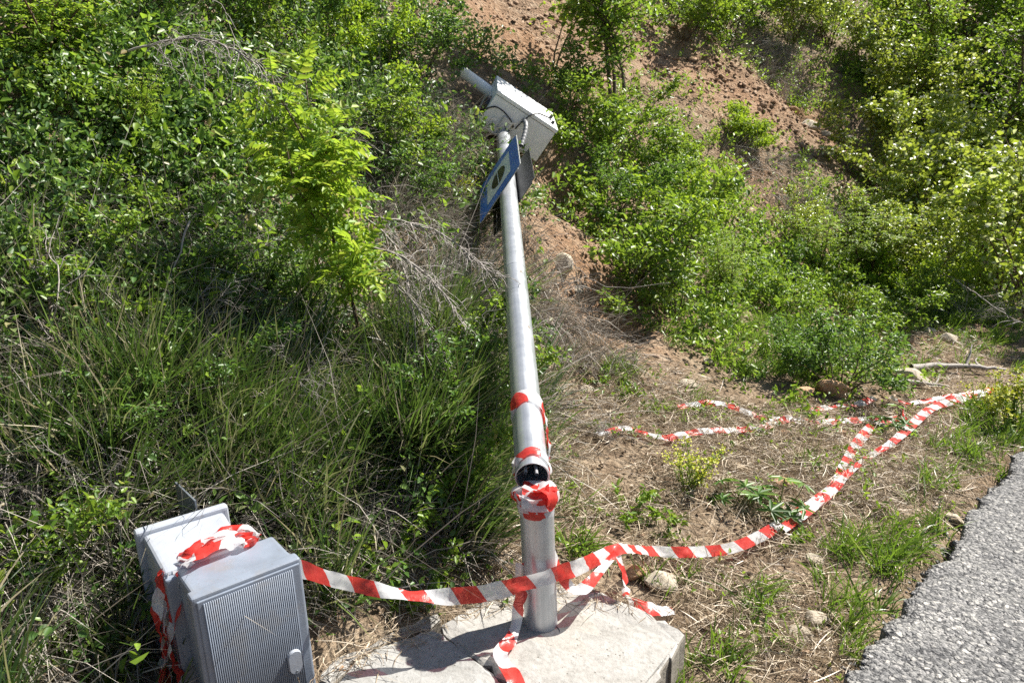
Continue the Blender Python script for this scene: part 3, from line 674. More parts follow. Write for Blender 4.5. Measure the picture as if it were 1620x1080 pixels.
ribbon('barrier_tape', [gw(1072, 643, .05, -60, .8), gw(1120, 637, .06, -50), gw(1150, 641, .05, -70), gw(1180, 652, .04, -60), gw(1212, 661, .04, -70), gw(1250, 665, .035, -70), gw(1300, 667, .035, -70), gw(1350, 665, .04, -60), gw(1400, 663, .045, -60), gw(1428, 672, .05, -40, .8)], width=.046, crumple=.007, u0=.11, seed=5,
      label='upper tape strand winding over the dry ground below the bank')
ribbon('barrier_tape', [gw(945, 686, .05, -60, .7), gw(985, 676, .05, -60, .7), gw(1020, 683, .04, -75, .8), gw(1055, 692, .04, -70), gw(1100, 684, .045, -60), gw(1150, 680, .04, -70), gw(1200, 678, .04, -65), gw(1228, 668, .04, -50), gw(1255, 660, .045, -60)], width=.046, crumple=.008, u0=.02, seed=7,
      label='tape strand ending in twigs just right of the leaning shaft')
ribbon('barrier_tape', [gw(1282, 648, .03, -70, .8), gw(1310, 645, .04, -70, .8), gw(1340, 642, .03, -80, .5), gw(1362, 638, .04, -60), gw(1384, 629, .05, -60)], width=.046, crumple=.008, u0=.08, seed=9,
      label='short faded tape piece half buried near the leafy mound')
ribbon('barrier_tape', [gw(1408, 628, .05, -60, .7), gw(1432, 637, .04, -70, .7), gw(1460, 635, .045, -70), gw(1500, 629, .05, -50), gw(1540, 622, .06, -60), gw(1572, 616, .07, -60)], width=.046, crumple=.007, u0=.03, seed=11,
      label='topmost tape strand running to the yellow spurge by the road')
ribbon('barrier_tape', [gw(1430, 640, .06, -20, .7), gw(1428, 655, .07, -10, .8), gw(1432, 672, .06, -40, .9), gw(1424, 684, .03, -70, .8)], crumple=.01, u0=.12, seed=12,
      label='small knotted tape end standing up where the strands cross')
ribbon('barrier_tape', [aw(978, 872, 3.07, 60, .5), aw(981, 890, 3.05, 70, .55), aw(987, 910, 3.03, 60, .6), aw(990, 930, 3.02, 75, .5), gw(990, 944, .03, 80, .4), gw(1002, 955, .03, -60, .8), gw(1020, 962, .035, -70), gw(1042, 964, .03, -80, 1.1), gw(1066, 967, .02, -80, .6)], crumple=.010, u0=.05, seed=13,
      label='tape tail hanging from the tape onto the corner of the foundation')
sx, sy = base.x, base.y
def ringpt(ang, z, r, roll=0, wf=1): a_ = math.radians(ang); k = z / .47; return (sx - .022 * k + r * math.cos(a_), sy + .004 * k + r * math.sin(a_), z, roll, wf)
ribbon('barrier_tape', [ringpt(35, .27, .068, 0, .6), ringpt(5, .22, .07, 0, .6), aw(893, 918, 2.83, -30, .6), aw(912, 934, 2.84, -70, .7), aw(930, 925, 2.87, -50, .7), aw(950, 902, 2.95, -60, .5), aw(974, 874, 3.05, -50, .4)], crumple=.006, u0=.04, seed=15,
      label='loose tape loop sagging on the right side of the stump')
def zw(px, py, z, roll, wf=1.0): p = zplane(px, py, z); return (p.x, p.y, p.z, roll, wf)
ribbon('barrier_tape', [ringpt(200, .26, .068, 60, .5), ringpt(205, .20, .075, 60, .5), zw(825, 940, .15, 75, .7), zw(820, 962, .10, 80, .65), zw(815, 992, .045, 85, .55), zw(806, 1014, .03, 50, .7), zw(792, 1030, .045, 80, .8), zw(797, 1046, .03, 100, .7), zw(810, 1066, .035, 95, .85), zw(822, 1095, .02, 95, .85), zw(830, 1130, .02, 90, .85)], crumple=.008, u0=.0, seed=17,
      label='tape tail falling down the left of the stump onto the concrete')
# tape round the stump top: wraps and a crumpled cap
wr = thing('tape_wrap', 'crumpled red and white tape wound round the top of the stump', 'tape', Vector((0, 0, 0)), 'tape wraps')
def sring(z0, z1, a0, a1, r, n=14, wf=1): return [ringpt(a0 + (a1 - a0) * k / (n - 1), z0 + (z1 - z0) * k / (n - 1), r + .0015 * math.sin(k * 2.1), 0, wf) for k in range(n)]
ribbon('winding', sring(.478, .458, 150, 520, .0635), .060, .003, wr, .02, seed=21)
ribbon('winding', sring(.482, .505, 100, 470, .0660), .05, .006, wr, .08, seed=22)
ribbon('winding', sring(.510, .487, 190, 420, .0675), .045, .007, wr, .14, seed=23)
for k, (aa, uu) in enumerate(((20, .0), (85, .06), (150, .11))):
    ca, sa = math.cos(math.radians(aa)), math.sin(math.radians(aa)); cx, cy = sx - .022, sy + .004
    pts = [(cx + ca * x, cy + sa * x, z, 90, 1.15) for x, z in ((-.066, .49), (-.062, .522), (-.03, .536 + .006 * k), (.0, .532 + .004 * k), (.032, .537 + .003 * k), (.062, .520), (.067, .49))]
    ribbon('cap_fold', pts, .08, .014, wr, uu, seed=25 + k)
# tape round the shaft near its broken end
pf = frame(pole_ax).to_3x3()
def pring(l, ang, r): v = low + U * l + pf @ Vector((math.cos(math.radians(ang)) * r, math.sin(math.radians(ang)) * r, 0)); return (v.x, v.y, v.z, 0, 1.0)
pw = thing('tape_wrap', 'red and white tape wound round the broken end of the leaning shaft', 'tape', Vector((0, 0, 0)), 'tape wraps')
uv_ = np.array(U)
ribbon('winding', [pring(.40 + .02 * math.sin(k), 60 + 400 * k / 15, .063 + .0004 * k) for k in range(16)], .075, .004, pw, .10, wvec=lambda q: uv_, seed=31)
ribbon('winding', [pring(.05 + .012 * math.cos(k * 1.3), 30 + 380 * k / 15, .0635 + .0004 * k) for k in range(16)], .035, .005, pw, .03, wvec=lambda q: uv_, seed=32)
ribbon('winding', [pring(.41 - .34 * k / 9, -18 + 10 * k / 9, .067 + .006 * math.sin(k / 9 * 3.1)) for k in range(10)], .03, .006, pw, .11, seed=33)
# tape between the cabinets
bt = thing('tape_bundle', 'bunched red and white tape stuffed between the two grey cabinets', 'tape', Vector((0, 0, 0)), 'tape wraps')
for k, (du, dv, uu) in enumerate(((0, 2, .0), (6, -3, .05), (-4, -8, .09), (2, -13, .13), (0, 6, .03))):
    zt = .426 + .003 * k
    pts = [tuple(zplane(px + du * .3, py + dv, zt + dz)) + (rl, .8) for px, py, dz, rl in ((290, 891, -.03, 70), (302, 880, -.002, 85), (320, 868, .002, 95), (345, 857, .008, 80), (370, 850, .003, 100), (388, 850, .0, 70), (398, 857, -.03, 60), (402, 866, -.09, 40))]
    ribbon('fold', pts, .058, .014, bt, uu, seed=41 + k)
gap_x = fl + Vector((-e1.y, e1.x, 0)) * .225
for k, (off, lean, uu, wid) in enumerate(((-.012, .055, .0, .06), (-.030, .075, .07, .07), (-.045, .035, .12, .065), (-.02, .10, .03, .06))):
    pts = []
    for q in range(8):
        z = .40 - q * .085; f = q / 7
        w_ = gap_x + e1 * (off + .016 - .05 * f + .012 * math.sin(q * 1.7 + k)) + Vector((-e1.y, e1.x, 0)) * (.0 + lean * f * (1 if k % 2 else -1) * .5 + .02 * k - .03)
        pts.append((w_.x, w_.y, z, 20 * math.sin(q + k * 2), .7 + .5 * f))
    ribbon('fold', pts, wid, .012, bt, uu, seed=51 + k, wvec=lambda q: np.array([-e1.y, e1.x, 0.0]) + .35 * np.array([e1.x, e1.y, 0]) * math.sin(q[2] * 17))
# ------------------------------------------------------------------ plants: prototypes
def poly_branch(p0, d0, L, n, wob, droop=0.0, r_=None):
    "a wandering branch: list of points"
    r_ = r_ or rng
    P = [np.array(p0, float)]; d = unit(np.array(d0, float))
    for k in range(n):
        d = unit(d + r_.normal(size=3) * wob + np.array([0, 0, -droop])); P.append(P[-1] + d * L / n)
    return np.array(P)
def along(P, t):
    t = np.clip(t, 0, 1) * (len(P) - 1); i = np.minimum(t.astype(int), len(P) - 2); f = (t - i)[:, None]
    return P[i] * (1 - f) + P[i + 1] * f, unit(P[i + 1] - P[i])
def rand_up(n, up=1.0, spread=.7):
    v = rng.normal(size=(n, 3)) * spread; v[:, 2] += up; return unit(v)
def shrub_proto(name, h, spread, stems, twigs, per_twig, leaf, ratio, leafmat, barkmat, twig_len=.3, wob=.16, low=.25, upright=.5, droop=.03, jitter=.03, stem_r=.010, full=True, curl=.12, upn=.8):
    "bushy plant of height h: stems, twigs, leaves along the twigs; returns (stem mesh, foliage mesh)"
    wood = Acc(); lf = Acc(); LP = []; LD = []
    for k in range(stems):
        a_ = 2 * math.pi * (k + rng.random()) / stems; tilt = (1 - upright) * (0.25 + .9 * rng.random())
        d = np.array([math.cos(a_) * tilt * spread / h * 1.4, math.sin(a_) * tilt * spread / h * 1.4, 1.0])
        L = h * (.45 + .68 * rng.random()); P = poly_branch((.05 * math.cos(a_) * spread, .05 * math.sin(a_) * spread, -.05), d, L, 8, wob, droop)
        tube(wood, P, np.linspace(stem_r, stem_r * .25, len(P)), 4)
        nt_ = max(2, int(twigs * L / h)); tt = low + (1 - low) * np.sqrt(rng.random(nt_)) if low < .5 else low + (1 - low) * rng.random(nt_)
        Q, T = along(P, tt)
        for q, t_, u in zip(Q, T, tt):
            az = rng.random() * 2 * math.pi; dd = t_ * .45 + np.array([math.cos(az), math.sin(az), .25]) * .9
            tl = twig_len * (.5 + .8 * rng.random()) * (1.15 - .5 * u)
            B = poly_branch(q, dd, tl, 4, .2, droop * 2); tube(wood, B, np.linspace(stem_r * .32, stem_r * .12, len(B)), 3, False)
            m = max(2, int(per_twig * (.6 + .8 * rng.random()))); x, d3 = along(B, .15 + .85 * rng.random(m))
            LP.append(x + rng.normal(size=(m, 3)) * jitter); LD.append(d3 * .6 + rng.normal(size=(m, 3)) * .75 + np.array([0, 0, -.12]))
        m = per_twig * 2; x, d3 = along(P, .6 + .4 * rng.random(m)); LP.append(x + rng.normal(size=(m, 3)) * jitter * .6); LD.append(d3 * .4 + rng.normal(size=(m, 3)) * .7)
    LP = np.concatenate(LP); LD = np.concatenate(LD); n = len(LP)
    L = leaf * (.6 + .7 * rng.random(n)); leaves(lf, LP, LD, rand_up(n, upn), L, L * ratio * (.85 + .3 * rng.random(n)), curl=curl, full=full)
    return wood.mesh(name + '_stems', barkmat), lf.mesh(name + '_foliage', leafmat, True)
def frond_arrays(L, pairs, leaf, arch, seed):
    "pinnate leaf along +X, arching down; returns leaflet arrays and the stalk"
    r_ = np.random.default_rng(seed); t = np.linspace(0, 1, 9); side = r_.normal() * .08
    S = np.stack([L * t * (1 - .12 * arch * t), L * side * t * t, L * (.18 * t - arch * t * t)], -1)
    P = []; D = []; ln = []
    for k in range(pairs):
        u = .16 + .80 * k / (pairs - 1)
        q, T = along(S, np.array([u])); q = q[0]; T = T[0]; sd = unit(np.cross(T, [0, 0, 1.0]))
        for sgn in (-1, 1):
            P.append(q); D.append(sd * sgn + T * (.35 + .15 * r_.random()) + np.array([0, 0, -.15 + .25 * r_.normal()])); ln.append(leaf * (.75 + .35 * math.sin(math.pi * u)) * (.85 + .3 * r_.random()))
    P.append(S[-1]); D.append(S[-1] - S[-2]); ln.append(leaf)
    return np.array(P), np.array(D), np.array(ln), S
def robinia_proto(name, h, spread, stems, fr, L=.22, leaf=.036):
    wood = Acc(); lf = Acc()
    for k in range(stems):
        a_ = 2 * math.pi * (k + rng.random()) / stems
        P = poly_branch((0, 0, -.05), (math.cos(a_) * .35 * spread / h, math.sin(a_) * .35 * spread / h, 1), h * (.7 + .4 * rng.random()), 8, .12)
        tube(wood, P, np.linspace(.012, .003, len(P)), 4)
        for q in range(fr):
            x, T = along(P, np.array([.2 + .8 * (q + rng.random()) / fr])); az = rng.random() * 6.28; c_, s_ = math.cos(az), math.sin(az)
            p, d, ln, S = frond_arrays(L * (.7 + .6 * rng.random()), 7, leaf, .25 + .3 * rng.random(), int(rng.integers(1e6)))
            el = .1 + .4 * rng.random(); Rm = np.array([[c_ * math.cos(el), -s_, -c_ * math.sin(el)], [s_ * math.cos(el), c_, -s_ * math.sin(el)], [math.sin(el), 0, math.cos(el)]])
            p = p @ Rm.T + x[0]; d = d @ Rm.T; S = S @ Rm.T + x[0]
            leaves(lf, p, d, rand_up(len(p), 1.2, .3), ln, ln * .48, curl=.06); tube(wood, S[::2], .0016, 3, False)
    return wood.mesh(name + '_stems', M['bark_red']), lf.mesh(name + '_foliage', M['leaf_robinia'], True)
def spurge_proto(name, h, spread, stems, flower=True):
    wood = Acc(); lf = Acc(); fl_ = Acc()
    for k in range(stems):
        a_ = rng.random() * 6.28; r0 = .3 * spread * rng.random()
        P = poly_branch((math.cos(a_) * r0 * .4, math.sin(a_) * r0 * .4, -.03), (math.cos(a_) * .55 * rng.random(), math.sin(a_) * .55 * rng.random(), 1), h * (.6 + .5 * rng.random()), 5, .08)
        tube(wood, P, np.linspace(.004, .002, len(P)), 3, False)
        m = 22; x, T = along(P, .15 + .85 * rng.random(m)); D = rng.normal(size=(m, 3)) * .8 + T * .5; L = .032 * (.7 + .6 * rng.random(m))
        leaves(lf, x, D, rand_up(m, 1, .5), L, L * .3, full=False)
        if flower:
            m = 26; x = P[-1] + rng.normal(size=(m, 3)) * np.array([.028, .028, .018]); leaves(fl_, x, rng.normal(size=(m, 3)) + np.array([0, 0, .3]), rand_up(m, 1.5, .5), .016, .016, full=False)
    return wood.mesh(name + '_stems', M['leaf_spurge']), lf.mesh(name + '_foliage', M['leaf_spurge']), (fl_.mesh(name + '_flowers', M['spurge_flower']) if flower else None)
def palmate_proto(name, h, n):
    "herb with hand-shaped leaves on stalks"
    wood = Acc(); lf = Acc()
    for k in range(n):
        a_ = 6.28 * (k + .5 * rng.random()) / n; P = poly_branch((0, 0, -.02), (math.cos(a_) * .7, math.sin(a_) * .7, 1), h * (.6 + .5 * rng.random()), 4, .1, .05)
        tube(wood, P, .0025, 3, False); c_ = P[-1]; m = 7; up = unit(np.array([math.cos(a_) * .4, math.sin(a_) * .4, 1.0])); x_ = unit(np.cross(up, [.2, .9, .1])); y_ = np.cross(up, x_)
        th_ = a_ + np.linspace(-2.1, 2.1, m); D = np.cos(th_)[:, None] * x_ + np.sin(th_)[:, None] * y_; L = h * .42 * (1 - .25 * np.abs(np.linspace(-1, 1, m)))
        leaves(lf, np.repeat(c_[None], m, 0), D, np.repeat(up[None], m, 0) + rng.normal(size=(m, 3)) * .12, L, L * .26, curl=.18)
    return wood.mesh(name + '_stalks', M['leaf_mid']), lf.mesh(name + '_leaves', M['leaf_dark'])
def dead_proto(name, h, spread, stems, twigs, arch=.25, r=.006):
    wood = Acc()
    for k in range(stems):
        a_ = rng.random() * 6.28; P = poly_branch((0, 0, -.04), (math.cos(a_) * .5 * spread / h, math.sin(a_) * .5 * spread / h, 1), h * (.8 + .5 * rng.random()), 9, .1, arch * .5)
        tube(wood, P, np.linspace(r, r * .3, len(P)), 4)
        x, T = along(P, .25 + .75 * rng.random(twigs))
        for q, t_ in zip(x, T):
            B = poly_branch(q, t_ * .5 + rng.normal(size=3) * .6, .10 + .2 * rng.random(), 4, .25, .10); tube(wood, B, np.linspace(r * .3, r * .12, 5), 3, False)
            for _ in range(3):
                x2, t2 = along(B, rng.random(1)); B2 = poly_branch(x2[0], t2[0] * .4 + rng.normal(size=3) * .7, .05 + .08 * rng.random(), 2, .3, .1); tube(wood, B2, [r * .16, r * .12, r * .08], 3, False)
    return wood.mesh(name, M['twig_grey'])

PR = {}
for v in range(2):
    PR['hedge', v] = ('leafy_shrub', shrub_proto(f'hedge{v}', 1.0, 1.0, 10, 18, 15, .052, .55, M['leaf_mid'], M['bark'], .28, jitter=.035))
    PR['dark', v] = ('leafy_shrub', shrub_proto(f'darkshrub{v}', 1.0, 1.05, 10, 18, 16, .048, .55, M['leaf_dark'], M['bark'], .28, jitter=.035))
    PR['poplar', v] = ('poplar_sapling', shrub_proto(f'poplar{v}', 1.8, 1.0, 7, 30, 15, .050, .85, M['leaf_poplar'], M['bark_red'], .34, wob=.09, low=.12, upright=.7, jitter=.04, stem_r=.011, curl=.05, upn=.3))
    PR['tree', v] = ('young_tree', shrub_proto(f'tree{v}', 2.6, 1.8, 10, 60, 34, .052, .55, M['leaf_mid'], M['bark'], .55, low=.15, jitter=.06, stem_r=.03, full=False))
    PR['creeper', v] = ('trailing_shrub', shrub_proto(f'creeper{v}', .6, 1.0, 8, 15, 12, .048, .6, M['leaf_creeper'], M['bark'], .26, wob=.25, droop=.12, upright=.15, jitter=.03, stem_r=.006))
    PR['spurge', v] = ('spurge_plant', spurge_proto(f'spurge{v}', .34, .4, 16))
    PR['herb', v] = ('herb_plant', shrub_proto(f'herb{v}', .26, .34, 7, 6, 5, .045, .5, M['leaf_mid'], M['leaf_mid'], .09, low=.1, upright=.2, jitter=.008, stem_r=.003))
    PR['palm', v] = ('hellebore_plant', palmate_proto(f'palm{v}', .24, 7 + v))
    PR['robinia', v] = ('robinia_bush', robinia_proto(f'robinia{v}', 1.2, .9, 8, 30))
    PR['dead', v] = ('dead_shrub', (dead_proto(f'dead{v}', .8, .9, 12, 14),))
PR['lime', 0] = ('leafy_shrub', shrub_proto('lime0', .8, .9, 16, 26, 24, .038, .5, M['leaf_lime'], M['bark'], .2, upright=.5, jitter=.03))
PR['limeloose', 0] = ('leafy_shrub', shrub_proto('lime1', 1.0, .9, 9, 18, 16, .046, .6, M['leaf_lime'], M['bark'], .26, jitter=.035))
PR['whip', 0] = ('slender_tree', shrub_proto('whip0', 2.4, 1.2, 3, 60, 28, .054, .6, M['leaf_mid'], M['bark'], .5, wob=.06, low=.3, upright=.85, jitter=.05, stem_r=.022))
PR['whip', 1] = ('slender_tree', shrub_proto('whip1', 1.8, .8, 2, 26, 14, .050, .8, M['leaf_lime'], M['bark'], .4, wob=.07, low=.2, upright=.8, jitter=.05, stem_r=.012))
PARTN = {'dead': ('branches',), 'spurge': ('stems', 'foliage', 'flowers')}
def plant(kind, v, px, py, h, label, group=None, wide=1.0, lean=None, cat=None, loc=None):
    nm, meshes = PR[kind, v]; p = at(px, py) if loc is None else Vector(loc)
    base_h = {'hedge': 1.0, 'dark': 1.0, 'poplar': 1.8, 'tree': 2.6, 'creeper': .6, 'spurge': .34, 'herb': .26, 'palm': .24, 'robinia': 1.2, 'dead': .8, 'lime': .8, 'limeloose': 1.0, 'whip': 2.4 if v == 0 else 1.8}[kind]
    s_ = h / base_h
    e = thing(nm, label, cat or {'poplar': 'sapling', 'tree': 'tree', 'whip': 'tree', 'spurge': 'plant', 'herb': 'plant', 'palm': 'plant', 'dead': 'dead shrub'}.get(kind, 'shrub'), p, group)
    e.scale = (s_ * wide, s_ * wide, s_); e.rotation_euler = (random.uniform(-.12, .12) + (lean[0] if lean else 0), random.uniform(-.12, .12) + (lean[1] if lean else 0), random.uniform(0, 6.28))
    names = PARTN.get(kind, ('stems', 'foliage') if kind not in ('tree', 'whip') else ('trunk', 'crown'))
    for q, me in zip(names, meshes):
        if me is not None: obj(q, me, e, kind='stuff' if q == 'flowers' else None)
    return e
PLANTS = [
 # right bank, far: trees and poplars
 ('tree', 0, 1490, 215, 2.2, 'full green tree behind the poplars, leftmost of the tall dark trees', 'trees up on the right'),
 ('tree', 1, 1570, 290, 2.4, 'dark green tree above the poplar thicket near the right edge', 'trees up on the right'),
 ('tree', 0, 1640, 250, 3.0, 'green tree at the right edge of the picture, upper half', 'trees up on the right'),
 ('tree', 1, 1455, 60, 1.8, 'dark tree at the top above the bare slope', 'trees up on the right'),
 ('tree', 0, 1540, 90, 2.6, 'green tree crown at the top right, second from the corner', 'trees up on the right'),
 ('tree', 1, 1630, 100, 2.6, 'green tree crown filling the top right corner', 'trees up on the right'),
 ('poplar', 0, 1405, 200, 1.4, 'tall yellow-green poplar with glinting leaves right of the bare slope', 'poplar saplings'),
 ('poplar', 1, 1440, 330, 1.3, 'poplar sapling at the foot of the tall dark tree', 'poplar saplings'),
 ('poplar', 0, 1480, 400, 1.6, 'poplar sapling in the middle of the thicket', 'poplar saplings'),
 ('poplar', 1, 1535, 450, 1.5, 'poplar sapling behind the grey dead twigs', 'poplar saplings'),
 ('poplar', 0, 1590, 480, 1.7, 'tall poplar sapling nearest the right edge above the dead twigs', 'poplar saplings'),
 ('poplar', 1, 1640, 520, 1.5, 'poplar sapling cut off by the right edge', 'poplar saplings'),
 ('poplar', 0, 1370, 400, .75, 'short poplar sapling just below the rocky end of the bare slope', 'poplar saplings'),
 ('poplar', 1, 1310, 70, 1.2, 'poplar sapling at the top beside the dry grey grass', 'poplar saplings'),
 ('poplar', 0, 1250, 70, 1.2, 'poplar sapling at the top edge above the bare slope', 'poplar saplings'),
 ('poplar', 1, 1590, 400, 1.5, 'poplar sapling high in the thicket by the right edge', 'poplar saplings'),
 ('dark', 0, 1360, 130, .35, 'dark shrub in the gully below the bare slope', 'bank shrubs'),
 ('dark', 1, 1400, 90, .6, 'dark shrub behind the top poplars', 'bank shrubs'),
 ('hedge', 0, 1195, 30, .8, 'green shrub at the top edge above the dry grey brush', 'bank shrubs'),
 ('limeloose', 0, 1120, 40, .8, 'yellow-green shrub at the top edge right of the slender tree', 'bank shrubs'),
 ('limeloose', 0, 1430, 480, .55, 'yellow-green bush at the foot of the poplar thicket', 'bank shrubs'),
 ('limeloose', 0, 1500, 470, .5, 'yellow-green bush between the poplars and the dead twigs', 'bank shrubs'),
 ('poplar', 1, 1385, 300, 1.1, 'poplar sapling right beside the rocky end of the bare slope', 'poplar saplings'),
 ('poplar', 0, 1400, 460, .9, 'short poplar sapling right of the bright feathery bush', 'poplar saplings'),
 ('poplar', 1, 1460, 470, .9, 'short poplar sapling in front of the thicket above the flat', 'poplar saplings'),
 ('poplar', 0, 1365, 130, 1.2, 'poplar sapling above the rocky end of the bare slope', 'poplar saplings'),
 ('poplar', 1, 1300, 30, 1.0, 'poplar sapling at the very top right of centre', 'poplar saplings'),
 ('poplar', 0, 1450, 260, 1.5, 'poplar sapling in front of the leftmost tall tree', 'poplar saplings'),
 ('poplar', 1, 1540, 360, 1.5, 'poplar sapling at the back of the thicket below the dark tree', 'poplar saplings'),
 ('poplar', 0, 1280, 400, .6, 'small poplar sapling at the lower end of the stony gully', 'poplar saplings'),
 # right bank, middle
 ('lime', 0, 1185, 240, .72, 'dense yellow-green bush alone on the bare slope', 'bank shrubs'),
 ('robinia', 0, 1370, 450, 1.0, 'bright yellow-green feathery bush right of centre on the bank', 'robinia bushes'),
 ('robinia', 1, 1290, 440, .6, 'feathery green bush left of the brighter one', 'robinia bushes'),
 ('hedge', 0, 1005, 430, .85, 'green shrub above the dark earth hollow', 'bank shrubs'),
 ('limeloose', 0, 1075, 400, .75, 'broad green shrub in the middle of the right bank', 'bank shrubs'),
 ('limeloose', 0, 1120, 345, .5, 'green shrub below the lime bush on the bare slope', 'bank shrubs'),
 ('hedge', 1, 1045, 290, .6, 'green shrub under the slender tree', 'bank shrubs'),
 ('limeloose', 0, 1095, 268, .42, 'loose yellow-green shrub left of the lime bush', 'bank shrubs'),
 ('dark', 0, 965, 345, .6, 'dark green shrub just right of the camera box', 'bank shrubs'),
 ('hedge', 1, 955, 250, .75, 'dark shrub behind the right end of the camera box', 'bank shrubs'),
 ('dark', 0, 905, 170, .6, 'dark shrub directly above the camera box', 'bank shrubs'),
 ('hedge', 0, 990, 215, .6, 'green shrub at the foot of the slender leaning tree', 'bank shrubs'),
 ('hedge', 1, 1060, 500, .6, 'green shrub right of the red earth patch', 'bank shrubs'),
 ('robinia', 1, 1150, 480, .55, 'leafy shrub above the tall grass right of the red earth', 'bank shrubs'),
 ('creeper', 0, 1240, 420, .5, 'trailing shrub at the lower end of the stony gully', 'bank shrubs'),
 ('hedge', 1, 1230, 490, .45, 'low green shrub in the centre of the right bank foot', 'bank shrubs'),
 ('dark', 1, 1330, 615, .50, 'dense dark mound of foliage above the tape on the flat', 'bank shrubs'),
 ('dark', 0, 1270, 600, .42, 'low dark mound beside the dense one above the tape', 'bank shrubs'),
 ('hedge', 0, 1400, 520, .5, 'green bush where the bank meets the flat ground', 'bank shrubs'),
 ('hedge', 1, 1460, 500, .5, 'green bush left of the dead twigs', 'bank shrubs'),
 ('whip', 0, 975, 215, 2.3, 'slender leaning tree with visible trunk above and right of the camera box', 'slender trees'),
 ('whip', 1, 870, 110, 1.6, 'thin bare-stemmed sapling on the red earth above the camera box', 'slender trees'),
 ('whip', 1, 1095, 80, 1.4, 'loose sapling with bright leaves at the top middle', 'slender trees'),
 ('hedge', 1, 1150, 60, .8, 'green shrub overhanging the top of the bare slope', 'bank shrubs'),
 ('hedge', 0, 1080, 60, .9, 'green shrub at the top edge right of the slender tree', 'bank shrubs'),
 # left bank
 ('limeloose', 0, 600, 130, .65, 'bright green rounded shrub at top left of the camera box', 'bank shrubs'),
 ('limeloose', 0, 640, 265, .45, 'yellow-green shrub left of the camera box', 'bank shrubs'),
 ('hedge', 1, 590, 250, .55, 'green shrub behind the top of the big robinia', 'bank shrubs'),
 ('dark', 1, 670, 120, .6, 'dark shrub at the top above the white tube', 'bank shrubs'),
 ('dark', 0, 680, 330, .45, 'dark shrub in the hollow left of the blue sign', 'bank shrubs'),
 ('robinia', 0, 90, 120, .75, 'feathery yellow-green bush in the top left corner', 'robinia bushes'),
 ('robinia', 1, 215, 250, .4, 'small feathery sprig on the upper left bank', 'robinia bushes'),
 ('creeper', 0, 60, 250, .5, 'trailing shrub at the left edge below the corner bush', 'trailing shrubs'),
 ('creeper', 1, 150, 330, .45, 'trailing shrub over the reddish earth gap on the left', 'trailing shrubs'),
 ('creeper', 0, 60, 400, .45, 'trailing shrub at the left edge above the dead stalk', 'trailing shrubs'),
 ('creeper', 1, 180, 430, .42, 'trailing shrub right of the dead stalk top', 'trailing shrubs'),
 ('creeper', 0, 300, 300, .42, 'trailing shrub left of the big robinia, upper', 'trailing shrubs'),
 ('creeper', 1, 330, 200, .45, 'trailing shrub under the arching dead branch', 'trailing shrubs'),
 ('creeper', 0, 200, 160, .5, 'trailing shrub on the upper left bank', 'trailing shrubs'),
 ('dark', 0, 330, 60, .6, 'dark shrub at the top left behind the arching branch', 'bank shrubs'),
 ('dark', 1, 450, 60, .6, 'dark shrub at the top above the big robinia', 'bank shrubs'),
 ('dark', 0, 200, 40, .6, 'dark shrub at the top edge near the left corner', 'bank shrubs'),
 ('hedge', 0, 540, 60, .6, 'green shrub at the top edge between robinia and bright shrub', 'bank shrubs'),
 ('creeper', 1, 520, 230, .42, 'trailing shrub behind the robinia stem', 'trailing shrubs'),
 ('creeper', 0, 745, 500, .50, 'trailing shrub in the grass left of the upper shaft', 'trailing shrubs'),
 ('hedge', 1, 735, 590, .46, 'small leafy bush in the grass left of the middle of the shaft', 'bank shrubs'),
 ('dark', 1, 715, 690, .46, 'leafy bush in the grass left of the lower shaft', 'bank shrubs'),
 ('hedge', 0, 690, 800, .40, 'leafy green bush in the grass just left of the stump top', 'bank shrubs'),
 ('creeper', 1, 120, 560, .40, 'trailing shrub around the foot of the dead stalk', 'trailing shrubs'),
 ('creeper', 0, 30, 640, .40, 'trailing shrub at the left edge beside the dead stalk foot', 'trailing shrubs'),
 ('creeper', 1, 420, 360, .40, 'trailing shrub left of the robinia, lower', 'trailing shrubs'),
 ('hedge', 0, 100, 460, .40, 'leafy green bush at the left edge by the dead stalk', 'bank shrubs'),
 ('hedge', 1, 250, 520, .42, 'leafy green bush right of the dead stalk', 'bank shrubs'),
 ('dark', 1, 400, 520, .40, 'dark leafy bush left of the robinia foot', 'bank shrubs'),
 ('creeper', 0, 320, 400, .42, 'trailing shrub beside the pale straight stick', 'trailing shrubs'),
 ('dark', 0, 330, 640, .42, 'leafy bush in the middle of the left grass', 'bank shrubs'),
 ('hedge', 1, 470, 760, .38, 'leafy bush in the grass above the ribbed cabinet', 'bank shrubs'),
 ('dark', 1, 190, 740, .38, 'leafy bush in the grass left above the cabinets', 'bank shrubs'),
 ('creeper', 0, 560, 640, .40, 'trailing shrub in the grass below the robinia', 'trailing shrubs'),
 ('dead', 1, 130, 830, .5, 'dry brown brush left of the cabinets', 'dead shrubs'),
 ('dead', 0, 430, 650, .5, 'dry grey brush in the grass below and left of the robinia', 'dead shrubs'),
 ('dead', 1, 270, 560, .5, 'dry grey brush in the left grass below the pale stick', 'dead shrubs'),
 ('hedge', 0, 60, 900, .40, 'leafy bush at the bottom left edge', 'bank shrubs'),
 ('hedge', 1, 230, 390, .42, 'leafy green bush in the middle of the upper left bank', 'bank shrubs'),
 ('hedge', 0, 40, 170, .50, 'leafy green bush at the left edge near the top', 'bank shrubs'),
 ('hedge', 1, 400, 110, .50, 'leafy green bush just left of the robinia top', 'bank shrubs'),
 # flat ground
 ('palm', 0, 1228, 822, .24, 'hand-leaved dark green plant growing through the tape', 'hellebore plants'),
 ('palm', 1, 1160, 800, .18, 'small hand-leaved plant left of the larger one by the tape', 'hellebore plants'),
 ('palm', 1, 1415, 690, .20, 'hand-leaved plant where the tape strands cross', 'hellebore plants'),
